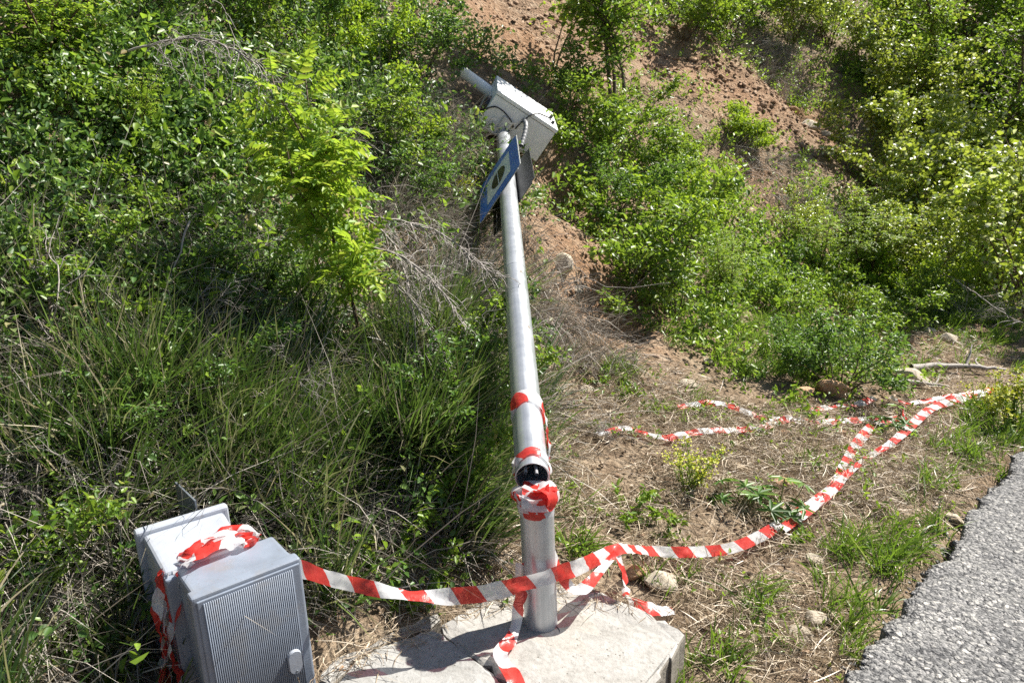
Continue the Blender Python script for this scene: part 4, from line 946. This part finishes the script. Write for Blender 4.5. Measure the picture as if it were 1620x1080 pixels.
 ('spurge', 0, 1085, 770, .26, 'yellow-green spurge clump on the dry ground right of the shaft', 'spurge plants'),
 ('spurge', 1, 1605, 690, .40, 'tall yellow-flowered spurge at the right edge beside the road', 'spurge plants'),
 ('spurge', 0, 1570, 660, .30, 'spurge beside the end of the tape by the road', 'spurge plants'),
 ('spurge', 1, 720, 345, .30, 'small flowering spurge left of the blue sign', 'spurge plants'),
 ('spurge', 0, 1340, 495, .28, 'yellowish spurge at the foot of the bright feathery bush', 'spurge plants'),
 ('herb', 0, 640, 920, .28, 'leafy herb at the slab edge below the long grass', 'herbs'),
 ('herb', 1, 690, 880, .24, 'broad-leaved herb left of the stump', 'herbs'),
 ('herb', 0, 1235, 645, .22, 'green herb tuft above the upper tape strand', 'herbs'),
 ('herb', 1, 990, 810, .20, 'green herb tuft right of the shaft base', 'herbs'),
 ('herb', 0, 1050, 830, .18, 'green herb tuft below the spurge clump', 'herbs'),
 ('herb', 1, 940, 600, .16, 'green tuft on the dry slope right of the shaft', 'herbs'),
 ('herb', 0, 110, 1060, .22, 'leafy herb at the bottom left below the cabinets', 'herbs'),
 ('herb', 1, 900, 860, .13, 'tiny herb right behind the stump', 'herbs'),
 ('herb', 0, 1280, 870, .15, 'small herb below the tape in the straw', 'herbs'),
 ('herb', 1, 905, 330, .2, 'leafy herb under the camera box', 'herbs'),
 ('herb', 0, 1010, 640, .2, 'herb among twigs at the left tape end', 'herbs'),
 ('dead', 0, 1530, 510, .5, 'grey dead twiggy shrub at the right edge of the flat', 'dead shrubs'),
 ('dead', 1, 1215, 95, .5, 'dry grey brush on the upper bare slope', 'dead shrubs'),
 ('dead', 1, 770, 600, .5, 'dry grey brush left of the shaft', 'dead shrubs'),
 ('dead', 0, 330, 460, .55, 'dry grey brush left of the big robinia', 'dead shrubs'),
 ('dead', 0, 640, 540, .6, 'dry grey brush right of the big robinia', 'dead shrubs'),
 ('dead', 1, 960, 700, .25, 'low dry twigs at the left tape end', 'dead shrubs'),
]
for P_ in PLANTS:
    k_ = {'tree': 1.15, 'poplar': 1.15, 'hedge': 1.12, 'dark': 1.12, 'limeloose': 1.15, 'robinia': 1.15}.get(P_[0], 1.0)
    plant(P_[0], P_[1], P_[2], P_[3], P_[4] * k_, P_[5], P_[6] if len(P_) > 6 else None, wide={'tree': 1.25, 'poplar': 1.25, 'hedge': 1.2, 'dark': 1.2, 'whip': 1.3}.get(P_[0], 1.0))

# the big robinia sapling in front of the left bank: each feathery leaf is a part
def big_robinia():
    b = at(575, 560); t_ = W(478, 88, 4.15)
    e = thing('robinia_sapling', 'bright yellow-green robinia sapling with feathery leaves in front of the left bank', 'sapling', b)
    m = lambda px, py, D: np.array(W(px, py, D) - b)
    main = catmull([(0, 0, -.05), m(556, 470, 4.05), m(528, 380, 3.98), m(505, 280, 3.95), m(490, 180, 4.02), m(480, 95, 4.12)], .06)
    subs = [main, catmull([m(530, 390, 3.98), m(480, 320, 3.85), m(425, 260, 3.82), m(385, 230, 3.85)], .06), catmull([m(500, 260, 3.96), m(470, 200, 3.85), m(440, 150, 3.9), m(430, 120, 3.95)], .06), catmull([m(550, 450, 4.05), m(555, 420, 3.9), m(565, 395, 3.8)], .06),
            catmull([m(505, 280, 3.95), m(520, 230, 3.85), m(545, 180, 3.85)], .06), catmull([m(556, 470, 4.05), m(540, 455, 3.85), m(545, 440, 3.7)], .06), catmull([m(520, 350, 3.96), m(470, 300, 3.75), m(455, 240, 3.7)], .06)]
    wood = Acc()
    for k, S in enumerate(subs): tube(wood, S, np.linspace(.011 if k == 0 else .006, .003, len(S)), 5, False)
    obj('stem', wood.mesh('robinia_stem', M['bark_red'], True), e)
    protos = []
    for k in range(6):
        p, d, ln, S = frond_arrays(.30, 7 + k % 3, .058, .22 + .06 * k, 300 + k); a = Acc()
        leaves(a, p, d, rand_up(len(p), 1.4, .22), ln, ln * .50, curl=.08); nl = a.n
        tube(a, S, .0015, 3, False); protos.append(a.mesh('robinia_leaf', M['leaf_robinia'], True))
    for k, S in enumerate(subs):
        nfr = (60, 34, 22, 18, 18, 18, 28)[k]
        for q in range(nfr):
            x, T = along(S, np.array([(.26 if k == 0 else .1) + (.74 if k == 0 else .9) * (q + rng.random()) / nfr])); u = (q + .5) / nfr
            az = rng.random() * 6.28 if rng.random() < .45 else rng.normal(-.5, .9)
            o = obj('leaf', protos[int(rng.integers(6))], e, Vector(x[0])); sc2 = (.6 + .5 * rng.random()) * (1.0 - .35 * max(0, u - .7) / .3)
            o.scale = (sc2,) * 3; o.rotation_euler = (rng.normal() * .5, -.2 + rng.normal() * .5 - (.5 if u > .9 else 0), az)
big_robinia()

# dead branches and stalks lying over the bank
def dead_branch(label, pts, r, twigs, mat='deadwood', tw_len=.16, droop=.12, name='dead_branch'):
    S = catmull([tuple(p) for p in pts], .05); c0 = S[0].copy(); S = S - c0
    e = thing(name, label, 'branch', Vector(c0), 'dead branches')
    a = Acc(); tube(a, S + rng.normal(size=S.shape) * .004, np.linspace(r, r * .35, len(S)), 5, False); obj('stem', a.mesh('stem', M[mat], True), e)
    if 0 < twigs <= 14:
        x, T = along(S, .15 + .85 * rng.random(twigs))
        for q, t_ in zip(x, T):
            a = Acc(); B = poly_branch(q, t_ * .6 + rng.normal(size=3) * .5, tw_len * (.5 + rng.random()), 5, .22, droop); tube(a, B, np.linspace(r * .4, r * .16, 6), 4, False); obj('twig', a.mesh('twig', M['twig_grey']), e)
    elif twigs:
        a = Acc(); x, T = along(S, .12 + .88 * rng.random(twigs))
        for q, t_ in zip(x, T):
            B = poly_branch(q, t_ * .6 + rng.normal(size=3) * .5, tw_len * (.4 + rng.random()), 5, .22, droop); tube(a, B, np.linspace(r * .34, r * .16, 6), 3, False)
            for _ in range(2):
                x2, t2 = along(B, rng.random(1)); B2 = poly_branch(x2[0], t2[0] * .5 + rng.normal(size=3) * .6, tw_len * .5, 3, .3, droop); tube(a, B2, np.linspace(r * .24, r * .13, 4), 3, False)
        obj('twigs', a.mesh('twigs', M['twig_grey']), e)
    return e
dead_branch('long grey dead branch arching over the upper left bank', [W(205, 80, 4.30), W(280, 62, 4.15), W(345, 68, 4.10), W(395, 95, 4.05), W(430, 135, 4.05), W(475, 180, 4.15)], .0075, 60, tw_len=.22, droop=.25)
dead_branch('upper grey dead branch arching right of the robinia towards the shaft', [W(560, 340, 4.30), W(640, 350, 4.20), W(700, 370, 4.15), W(745, 405, 4.10), W(780, 435, 4.10)], .0075, 55, droop=.2)
dead_branch('second grey dead branch arching below the upper one', [W(560, 385, 4.10), W(620, 400, 4.00), W(680, 440, 3.95), W(720, 490, 3.90), W(760, 555, 3.95)], .0075, 60, droop=.2)
dead_branch('steep grey dead branch close to the robinia', [W(575, 345, 4.20), W(615, 375, 4.10), W(640, 430, 4.00), W(655, 500, 3.90), W(662, 580, 3.85)], .007, 50, droop=.25)
dead_branch('low grey dead branch left of the shaft', [W(600, 430, 4.00), W(650, 470, 3.90), W(690, 540, 3.80), W(705, 600, 3.75)], .007, 45, droop=.2)
dead_branch('brown dead stalk standing upright at the left edge', [at(92, 640), W(88, 590, 3.3), W(82, 520, 3.35), W(76, 450, 3.4), W(74, 400, 3.4)], .011, 26, 'bark', .10, .05)
dead_branch('pale bent twig beside the dead stalk', [W(84, 500, 3.3), W(94, 470, 3.25), W(92, 420, 3.3), W(78, 400, 3.35), W(95, 340, 3.4)], .004, 4)
dead_branch('pale twig slanting right of the dead stalk', [W(70, 475, 3.3), W(110, 450, 3.3), W(150, 415, 3.35)], .0035, 3)
dead_branch('pale straight stick slanting down left of the robinia', [W(300, 350, 3.9), W(285, 400, 3.8), W(268, 440, 3.75), W(254, 482, 3.7)], .006, 3)
dead_branch('crooked dark branch lying in the long grass above the cabinets', [W(205, 672, 3.2), W(235, 700, 3.1), W(245, 735, 3.05), W(255, 790, 3.0)], .006, 10)
dead_branch('pale crooked twig in the grass left of centre', [W(262, 590, 3.5), W(258, 625, 3.4), W(262, 680, 3.3), W(266, 720, 3.25)], .005, 6)
dead_branch('grey root-like branches at the bottom left edge', [W(20, 760, 3.0), W(55, 730, 2.95), W(62, 760, 2.9), W(60, 830, 2.85)], .005, 12)
dead_branch('thin stem lying by the stump on the straw', [at(590, 880, .04), at(640, 850, .05), at(700, 825, .05), at(790, 808, .05)], .004, 2)
dead_branch('long thin dark stem slanting over the ground right of the shaft', [at(905, 700, .05), at(950, 670, .1), at(1000, 640, .12), at(1060, 600, .1)], .004, 4, 'bark')
dead_branch('pale weathered log lying on the flat at the far right', [at(1440, 582, .05), at(1490, 578, .06), at(1540, 580, .06), at(1592, 584, .04)], .035, 6)
dead_branch('second pale weathered stick below the log', [at(1425, 604, .03), at(1460, 606, .04), at(1500, 612, .03)], .025, 2)
dead_branch('pale standing stick on the right bank foot', [at(1284, 510), W(1290, 500, 6.6), W(1297, 490, 6.55)], .008, 0)
dead_branch('thin drooping vine in front of the red earth hollow', [at(895, 405, .1), W(915, 425, 5.6), W(940, 445, 5.5), W(975, 455, 5.5), W(1060, 447, 5.5)], .0035, 2)
dead_branch('long grey dead limb over the dead twigs at the right edge', [at(1480, 425, .2), W(1530, 455, 7.4), W(1580, 490, 7.0), W(1620, 512, 6.7)], .010, 14)
dead_branch('short pale branch curving up left of the dead twigs', [at(1492, 470, .05), W(1496, 455, 7.3), W(1506, 447, 7.2)], .008, 2)

# ------------------------------------------------------------------ stones
def rock_mesh(seed, mat, n=16, flat=.6):
    r_ = np.random.default_rng(seed); bm = bmesh.new()
    for p in unit(r_.normal(size=(n, 3))): q = p * (.8 + .3 * r_.random()); bm.verts.new((q[0] * .55, q[1] * .42, q[2] * .5 * flat))
    r = bmesh.ops.convex_hull(bm, input=bm.verts); 
    loose = [v for v in bm.verts if not v.link_faces]; bmesh.ops.delete(bm, geom=loose, context='VERTS')
    bmesh.ops.bevel(bm, geom=list(bm.edges), offset=.03, segments=1, affect='EDGES')
    return from_bm('rock', bm, mat)
ROCKS = [rock_mesh(k, M['limestone'] if k % 3 else M['sandstone']) for k in range(9)]
for (px, py, w, k, lab) in (
  (888, 425, 46, 1, 'pale upright boulder on the bank right of the shaft'), (866, 466, 18, 2, 'small white stone below the pale boulder'), (1045, 928, 60, 4, 'tan rock in straw behind the foundation corner'),
  (1002, 912, 44, 3, 'brown rock beside the hanging tape tail'), (1238, 772, 38, 6, 'flat reddish rock above the hand-leaved plant'), (1290, 990, 52, 2, 'cream rock near the road edge, bottom right'),
  (1268, 1012, 46, 1, 'whitish rough rock below the cream one'), (1230, 1015, 30, 3, 'small brown rock left of the cream one'), (1515, 825, 40, 5, 'flat white stone against the road edge'),
  (1290, 890, 34, 1, 'grey-white stone in the grass by the road'), (1145, 946, 16, 4, 'small white stone in straw right of the foundation'), (775, 858, 26, 3, 'orange stone left of the stump'),
  (755, 862, 18, 5, 'pale stone beside the orange one'), (1155, 710, 30, 2, 'pale stone on the dry ground between tape strands'), (1235, 730, 26, 7, 'whitish stone below the upper strand'),
  (1330, 690, 24, 6, 'brown stone under the tape strands'), (1240, 690, 24, 6, 'reddish stone below the upper strand'), (1315, 625, 60, 6, 'flat reddish rock at the foot of the dark mound'),
  (1270, 628, 40, 3, 'reddish rock left of the flat one under the mound'), (1455, 605, 70, 5, 'big flat grey rock under the log'), (1395, 545, 34, 0, 'orange flat rock on the right flat'),
  (1470, 530, 26, 2, 'grey rock near the dead twigs'), (1500, 540, 30, 4, 'pale rock below the dead twigs'), (1440, 545, 26, 6, 'brown rock beside the orange one'),
  (1340, 225, 34, 1, 'pale jutting rock at the end of the bare slope'), (1310, 215, 30, 5, 'grey rock ledge on the bare slope'), (1280, 205, 36, 4, 'broad rock ledge on the bare slope'), (1255, 180, 26, 6, 'orange rock on the bare slope'),
  (965, 655, 20, 7, 'grey stone at the left end of the tape'), (930, 620, 26, 1, 'pale stone on the slope beside the shaft'), (903, 622, 20, 8, 'grey stone close to the shaft'), (1000, 570, 22, 4, 'pale stone under the red earth'),
  (540, 1072, 60, 0, 'orange stone at the bottom beside the slab'), (955, 490, 20, 3, 'reddish stone in the earth patch'), (985, 508, 18, 2, 'pale stone in the earth patch'), (915, 462, 22, 5, 'cream stone at the hollow rim'),
  (1000, 800, 24, 2, 'stone half hidden behind the spurge'), (1120, 575, 22, 8, 'grey stone under the green bank'), (1090, 610, 34, 5, 'pale stone at the foot of the green bank'), (1300, 905, 18, 7, 'small pale stone by the road grass'),
  (1120, 880, 18, 4, 'small stone right below the tape'), (1200, 690, 16, 6, 'small brown stone by the winding strand'), (60, 820, 50, 0, 'tan rock at the bottom left'), (150, 690, 34, 5, 'pale rock in the left grass'), (520, 630, 24, 3, 'reddish rock in the grass hollow')):
    p = at(px, py); D = p.y * math.cos(PITCH) - (p.z - CAM_H) * math.sin(PITCH); s_ = w / FPX * D
    o = obj('rock', ROCKS[k], None, p + Vector((0, 0, .16 * s_)), lab, 'rock', 'loose rocks'); o.scale = (s_, s_, s_ * (1.6 if w == 46 and py < 500 else 1)); o.rotation_euler = (random.uniform(-.3, .3), random.uniform(-.3, .3), random.uniform(-.7, .7))

# ------------------------------------------------------------------ stuff nobody could count
BARE = [((1050, 120), (1345, 232), .52), ((750, 30), (940, 70), .5), ((1195, 255), (1215, 330), .26), ((905, 420), (1005, 545), .34), ((720, 140), (800, 200), .42), ((860, 440), (900, 560), .22)]
BARE = [(np.array(at(*a_)[:2]), np.array(at(*b_)[:2]), r_) for a_, b_, r_ in BARE]
def scatter(N, patches, green=False, clump=None):
    "N points on the ground spread over patches (px, py, radius m, weight)"
    w = np.array([p[3] * p[2] ** 2 for p in patches], float); idx = rng.choice(len(patches), N, p=w / w.sum())
    C = np.array([[*at(p[0], p[1])[:2], p[2]] for p in patches]); q = C[idx]
    r = q[:, 2] * np.sqrt(rng.random(N)) * 1.25; a_ = rng.random(N) * 2 * np.pi
    x = q[:, 0] + r * np.cos(a_); y = q[:, 1] + r * np.sin(a_)
    s_, n_ = sn(x, y)
    ok = n_ > road_edge(s_) + .015
    # nothing grows out of the concrete
    ok &= ~((np.abs(x - .06) < .46) & (np.abs(y - 2.38) < .30)) & ~((np.abs(x + .30) < .36) & (np.abs(y - 2.18) < .22))
    if clump is not None:
        ok &= fbm(x * 2.3, y * 2.3, 77, 3) > clump + .25 * rng.normal(size=len(x))
    if green:
        for a_, b_, r_ in BARE:
            ab = b_ - a_; t = np.clip(((x - a_[0]) * ab[0] + (y - a_[1]) * ab[1]) / (ab @ ab), 0, 1)
            ok &= np.hypot(x - a_[0] - t * ab[0], y - a_[1] - t * ab[1]) > r_ * (.7 + .6 * rng.random(len(x)))
    x, y = x[ok], y[ok]
    return np.stack([x, y, height(x, y)], -1)
DOWN = np.array([-TN[0], -TN[1], 0.0])
def tufts(acc, C, nb, L, Wd, spread, droop, lean, bend_d, Lvar=.4):
    n = len(C); P = np.repeat(C, nb, 0) + rng.normal(size=(n * nb, 3)) * np.array([spread, spread, .005])
    P[:, 2] = height(P[:, 0], P[:, 1]) - .01
    td = np.repeat(rng.normal(size=(n, 3)) * .35, nb, 0)
    D = rng.normal(size=(n * nb, 3)) * np.array([lean, lean, .1]) + np.array([0, 0, 1.0]) + td * np.array([1, 1, 0]) + DOWN * bend_d
    tl = np.repeat(.7 + .6 * rng.random(n), nb)
    blades(acc, P, D, L * tl * (1 - Lvar + 2 * Lvar * rng.random(n * nb)), Wd * (.6 + .8 * rng.random(n * nb)), droop * (.4 + 1.2 * rng.random(n * nb)), rng.normal(size=(n * nb, 3)) * .12 + DOWN * bend_d * .6)
def sprigs(acc, C, m, L, leaf, ratio, upness=.8, full=True):
    n = len(C); d = unit(rng.normal(size=(n, 3)) * .6 + np.array([0, 0, upness]) + DOWN * .5); L_ = L * (.5 + rng.random(n))
    t = np.tile(np.linspace(.15, 1, m), n) + rng.normal(size=n * m) * .05
    P = np.repeat(C, m, 0) + np.repeat(d, m, 0) * (np.repeat(L_, m) * t)[:, None] + np.array([0, 0, -.35]) * (np.repeat(L_, m) * t * t)[:, None] + rng.normal(size=(n * m, 3)) * .02
    D = np.repeat(d, m, 0) * .4 + rng.normal(size=(n * m, 3)) * .8; ll = leaf * (.55 + .75 * rng.random(n * m))
    leaves(acc, P, D, rand_up(n * m, .8) + DOWN * .4, ll, ll * ratio, full=full)

# long green grass on the left bank
a = Acc(); G1 = [(60, 720, .4, .6), (200, 660, .45, .8), (330, 610, .4, .9), (450, 600, .4, 1.0), (300, 720, .45, 1.2), (430, 700, .45, 1.3), (540, 690, .45, 1.4), (620, 640, .4, 1.1), (640, 760, .35, 1), (500, 800, .4, 1.2), (390, 830, .35, .9),
      (700, 660, .35, .9), (720, 560, .4, 1.2), (690, 760, .25, 1.4), (700, 680, .25, 1.4), (80, 900, .45, 1), (30, 1010, .4, .9), (180, 820, .4, .9), (560, 880, .28, .8), (600, 950, .15, .5), (760, 500, .35, .5), (140, 1020, .2, .4), (520, 960, .16, .4)]
tufts(a, scatter(760, G1, clump=.02), 58, .44, .0078, .042, .24, .24, .12); obj('long_grass', a.mesh('long_grass', M['grass']), label='long green and straw-coloured grass on the left bank', cat='grass', kind='stuff')
# fresher grass on the right
a = Acc(); G2 = [(1330, 560, .5, 1), (1130, 540, .45, 1.2), (1190, 500, .5, 1.0), (1230, 580, .4, .8), (1150, 430, .5, .7), (1400, 480, .6, 1.4), (1480, 480, .6, 1.2), (1560, 510, .5, .9), (1390, 870, .16, 2.6), (1340, 900, .15, 1.2), (1440, 830, .14, 1.6), (1480, 760, .2, .7), (1530, 720, .2, 1.6), (1570, 690, .2, 1.8),
      (1600, 660, .3, 1.0), (1300, 1040, .15, 1), (1200, 960, .10, 1), (1340, 985, .08, 2), (1370, 960, .07, 2), (975, 590, .10, 2.0), (1260, 720, .25, .2), (900, 860, .10, .8), (1100, 930, .15, .3), (1110, 1060, .10, 1.6), (1560, 560, .5, .3), (890, 800, .10, 1.2), (1040, 640, .25, .4), (1420, 780, .15, .6)]
tufts(a, scatter(760, G2, True), 26, .18, .0058, .026, .38, .36, .1); obj('roadside_grass', a.mesh('roadside_grass', M['grass_fresh']), label='fresh green grass at the road edge and right bank foot', cat='grass', kind='stuff')
# dry thatch and straw lying on the flat and the slope foot
FLAT = [(1050, 760, .5, 1.2), (1200, 720, .55, 1.3), (1330, 720, .5, 1.2), (1150, 850, .4, 1.3), (1300, 850, .4, 1.2), (1430, 760, .4, 1), (1000, 850, .25, .8), (930, 780, .3, .8), (800, 830, .3, .7), (750, 900, .25, .7), (1150, 960, .25, 1), (1250, 1000, .25, .9), (1080, 900, .2, .8), (1400, 690, .5, 1), (1500, 660, .5, .8), (950, 640, .4, .9), (880, 560, .4, .8), (1480, 560, .7, .6), (1200, 1070, .2, .6), (1340, 1060, .15, .5), (1100, 1050, .12, .3), (690, 965, .10, .4), (1030, 620, .4, .7), (1100, 680, .5, .9), (880, 700, .3, .7), (600, 900, .2, .3)]
C = scatter(62000, FLAT, clump=-.10); n = len(C); a = Acc(); P = C + np.array([0, 0, .012]) + np.abs(rng.normal(size=(n, 3))) * np.array([0, 0, .022])
D = rng.normal(size=(n, 3)) * np.array([1, 1, .25]); blades(a, P, D, .04 + .13 * rng.random(n) ** 1.5, .0018 + .0022 * rng.random(n), .12 * rng.random(n), rng.normal(size=(n, 3)) * np.array([.25, .25, .05]))
obj('straw_thatch', a.mesh('straw_thatch', M['straw']), label='matted dry straw covering the flat ground', cat='straw', kind='stuff')
a = Acc(); tufts(a, scatter(900, FLAT + [(1400, 560, .5, 1)], clump=0.0), 16, .12, .0030, .03, .45, .6, .1); 
obj('dry_grass', a.mesh('dry_grass', M['straw']), label='standing tufts of dry grass on the flat ground', cat='grass', kind='stuff')
# grey dry grass hanging on the left bank
a = Acc(); DRY = [(60, 760, .5, 1), (180, 560, .5, 1), (330, 440, .35, 1.4), (100, 480, .5, 1), (640, 480, .4, 1), (720, 420, .4, 1), (760, 560, .4, 1), (680, 240, .5, 1.2), (640, 300, .4, 1), (180, 860, .35, 1), (380, 150, .5, .7), (840, 450, .3, 1), (900, 540, .3, 1), (120, 940, .3, .8), (480, 620, .5, .9), (300, 700, .5, .9), (760, 700, .25, .8), (1215, 100, .5, .8), (600, 780, .4, .8), (1230, 300, .5, .5), (450, 880, .3, .7), (780, 650, .3, .7)]
tufts(a, scatter(1500, DRY), 18, .34, .0042, .04, .5, .5, .4); obj('grey_dry_grass', a.mesh('grey_dry_grass', M['straw_grey']), label='grey dry grass hanging among the green on the bank', cat='grass', kind='stuff')
# tangle of long dry stems
C = scatter(3200, DRY + G1); n = len(C); a = Acc()
blades(a, C, rng.normal(size=(n, 3)) * np.array([.55, .55, .1]) + np.array([0, 0, .8]) + DOWN * .2, .22 + .5 * rng.random(n) ** 1.6, .0030 + .0025 * rng.random(n), .35 * rng.random(n), rng.normal(size=(n, 3)) * .3)
obj('dry_stems', a.mesh('dry_stems', M['straw_grey']), label='tangle of long pale dry stems through the bank growth', cat='dry stems', kind='stuff')
# leafy ground cover
a = Acc(); GC = [(60, 60, .7, 1), (200, 60, .7, 1), (340, 60, .8, 1), (480, 40, .8, 1), (620, 60, .8, 1), (60, 200, .6, 1), (200, 200, .6, 1.1), (340, 200, .6, 1.1), (480, 180, .6, 1), (620, 200, .6, 1), (60, 340, .5, 1.1), (200, 350, .5, 1.2), (330, 330, .5, .9), (60, 460, .45, 1), (180, 460, .4, .9), (560, 330, .5, .6), (700, 200, .6, .7), (700, 60, .7, .6), (780, 330, .4, .6), (100, 600, .4, .5), (500, 420, .4, .5), (690, 800, .2, .4), (660, 880, .2, .4), (100, 600, .4, .5), (300, 560, .35, .35), (500, 650, .3, .3), (380, 780, .3, .4), (640, 700, .25, .3), (60, 760, .4, .4), (90, 930, .3, .6), (250, 660, .3, .5), (720, 520, .3, .6), (700, 640, .25, .6), (690, 740, .25, .6), (420, 540, .4, .9), (560, 740, .3, .6), (180, 540, .5, 1.0), (300, 480, .45, 1.0), (440, 450, .4, .8), (60, 580, .45, .9), (440, 840, .25, .5)]
sprigs(a, scatter(5200, GC, True), 15, .36, .037, .62); obj('creeper_cover', a.mesh('creeper_cover', M['leaf_creeper'], True), label='leafy creeper covering the upper left bank', cat='ground cover', kind='stuff')
a = Acc(); sprigs(a, scatter(760, GC, True), 9, .40, .060, .6); obj('broadleaf_weeds', a.mesh('broadleaf_weeds', M['leaf_mid'], True), label='larger-leaved weeds mixed into the left bank creeper', cat='weeds', kind='stuff')
a = Acc(); GR = [(930, 200, .6, .8), (1000, 300, .6, 1.2), (1080, 330, .7, 1.3), (1150, 400, .7, 1.2), (1050, 420, .5, 1.2), (960, 380, .4, .7), (1250, 430, .7, 1.1), (1330, 380, .9, 1), (1430, 420, .9, 1), (1520, 420, .9, 1), (1600, 440, .9, 1), (1290, 500, .6, .9), (1060, 520, .35, .9), (1130, 560, .35, .8), (1330, 590, .4, 1), (1400, 250, 1.2, .9), (1500, 250, 1.2, .9), (1600, 300, 1.2, .9), (1040, 160, .8, .8), (1150, 60, 1.0, .8), (1350, 60, 1.3, 1), (1500, 80, 1.5, 1), (1600, 150, 1.5, 1), (880, 340, .35, .5), (1240, 650, .18, .3), (1000, 60, .9, .5), (1180, 350, .4, .8)]
sprigs(a, scatter(7400, GR, True), 15, .34, .046, .55, full=False); obj('bank_cover', a.mesh('bank_cover', M['leaf_mid'], True), label='low green leaf cover on the right bank', cat='ground cover', kind='stuff')
# small weeds on the flat
a = Acc(); sprigs(a, scatter(900, FLAT, clump=.10), 11, .10, .030, .5); obj('low_weeds', a.mesh('low_weeds', M['leaf_mid'], True), label='small green weeds dotted over the straw', cat='weeds', kind='stuff')
# straw and dirt blown onto the back edge of the concrete
E_ = np.array([zplane(px, py, 0) for px, py in ((515, 1060), (600, 1015), (690, 972), (760, 955), (840, 935), (930, 930), (1000, 960))]); tt = rng.random(900)
q_, T_ = along(E_, tt); q_ = q_ + rng.normal(size=q_.shape) * np.array([.05, .05, 0]); q_[:, 2] = np.maximum(height(q_[:, 0], q_[:, 1]), .004) + .004 * rng.random(900)
a = Acc(); blades(a, q_, rng.normal(size=q_.shape) * np.array([1, 1, .12]), .03 + .10 * rng.random(900), .0016 + .002 * rng.random(900), .03, rng.normal(size=q_.shape) * np.array([.3, .3, .0]))
obj('edge_straw', a.mesh('edge_straw', M['straw']), label='loose straw blown over the back edge of the concrete', cat='straw', kind='stuff')
# crumbled asphalt along the road edge
S_ = 1.6 + 7 * rng.random(1500) ** 1.3; N_ = road_edge(S_) + np.abs(rng.normal(size=1500)) * .05 - .01; gx, gy = xy(S_, N_); gz = np.where(N_ < road_edge(S_), -.03, height(gx, gy)); C = np.stack([gx, gy, gz], -1)
oc = np.array([[1, 0, 0], [-1, 0, 0], [0, 1, 0], [0, -1, 0], [0, 0, 1], [0, 0, -1.0]]); V = C[:, None, :] + (oc[None] + rng.normal(size=(1500, 6, 3)) * .3) * (.004 + .013 * rng.random(1500) ** 2.5)[:, None, None]
f = np.array([[0, 2, 4], [2, 1, 4], [1, 3, 4], [3, 0, 4], [2, 0, 5], [1, 2, 5], [3, 1, 5], [0, 3, 5]]); a = Acc(); a.add(V.reshape(-1, 3), (np.arange(1500)[:, None, None] * 6 + f[None]).reshape(-1, 3))
obj('road_gravel', a.mesh('road_gravel', M['asphalt']), label='crumbled asphalt gravel along the road edge', cat='gravel', kind='stuff')
# leaf litter and clods
C = scatter(5000, FLAT + DRY + [(940, 500, .5, 2), (820, 60, .8, 1)]); n = len(C); a = Acc()
leaves(a, C + np.array([0, 0, .012]), rng.normal(size=(n, 3)) * np.array([1, 1, .3]), rand_up(n, 1, .6), .014 + .026 * rng.random(n), .010 + .014 * rng.random(n), full=False)
obj('leaf_litter', a.mesh('leaf_litter', M['litter']), label='dead leaf litter scattered on the ground', cat='leaf litter', kind='stuff')
C = scatter(4200, [(940, 500, .45, 2), (900, 560, .4, 1.4), (960, 560, .4, 1.6), (1000, 540, .35, 1), (930, 430, .4, 1), (820, 60, .9, 1), (1130, 130, 1.0, 1.4), (1230, 190, .9, 1.4), (1200, 290, .5, .8), (1330, 650, .6, .8), (1450, 530, .8, .8), (1200, 700, .6, .6), (1080, 800, .5, .5), (880, 660, .3, .5), (1280, 990, .2, .4), (880, 60, .8, 1), (1200, 400, .4, .4), (760, 850, .2, .3)])
n = len(C); a = Acc(); s_ = (.006 + .022 * rng.random(n) ** 3)[:, None, None] * np.maximum(1, np.linalg.norm(C, axis=1) / 6)[:, None, None]
oc = np.array([[1, 0, 0], [-1, 0, 0], [0, 1, 0], [0, -1, 0], [0, 0, 1], [0, 0, -1.0]]); V = C[:, None, :] + (oc[None] + rng.normal(size=(n, 6, 3)) * .35) * s_ * np.array([1, 1, .7])
f = np.array([[0, 2, 4], [2, 1, 4], [1, 3, 4], [3, 0, 4], [2, 0, 5], [1, 2, 5], [3, 1, 5], [0, 3, 5]]); a.add(V.reshape(-1, 3), (np.arange(n)[:, None, None] * 6 + f[None]).reshape(-1, 3))
obj('pebbles', a.mesh('pebbles', M['clod']), label='small stones and earth clods strewn over bare ground', cat='pebbles', kind='stuff')
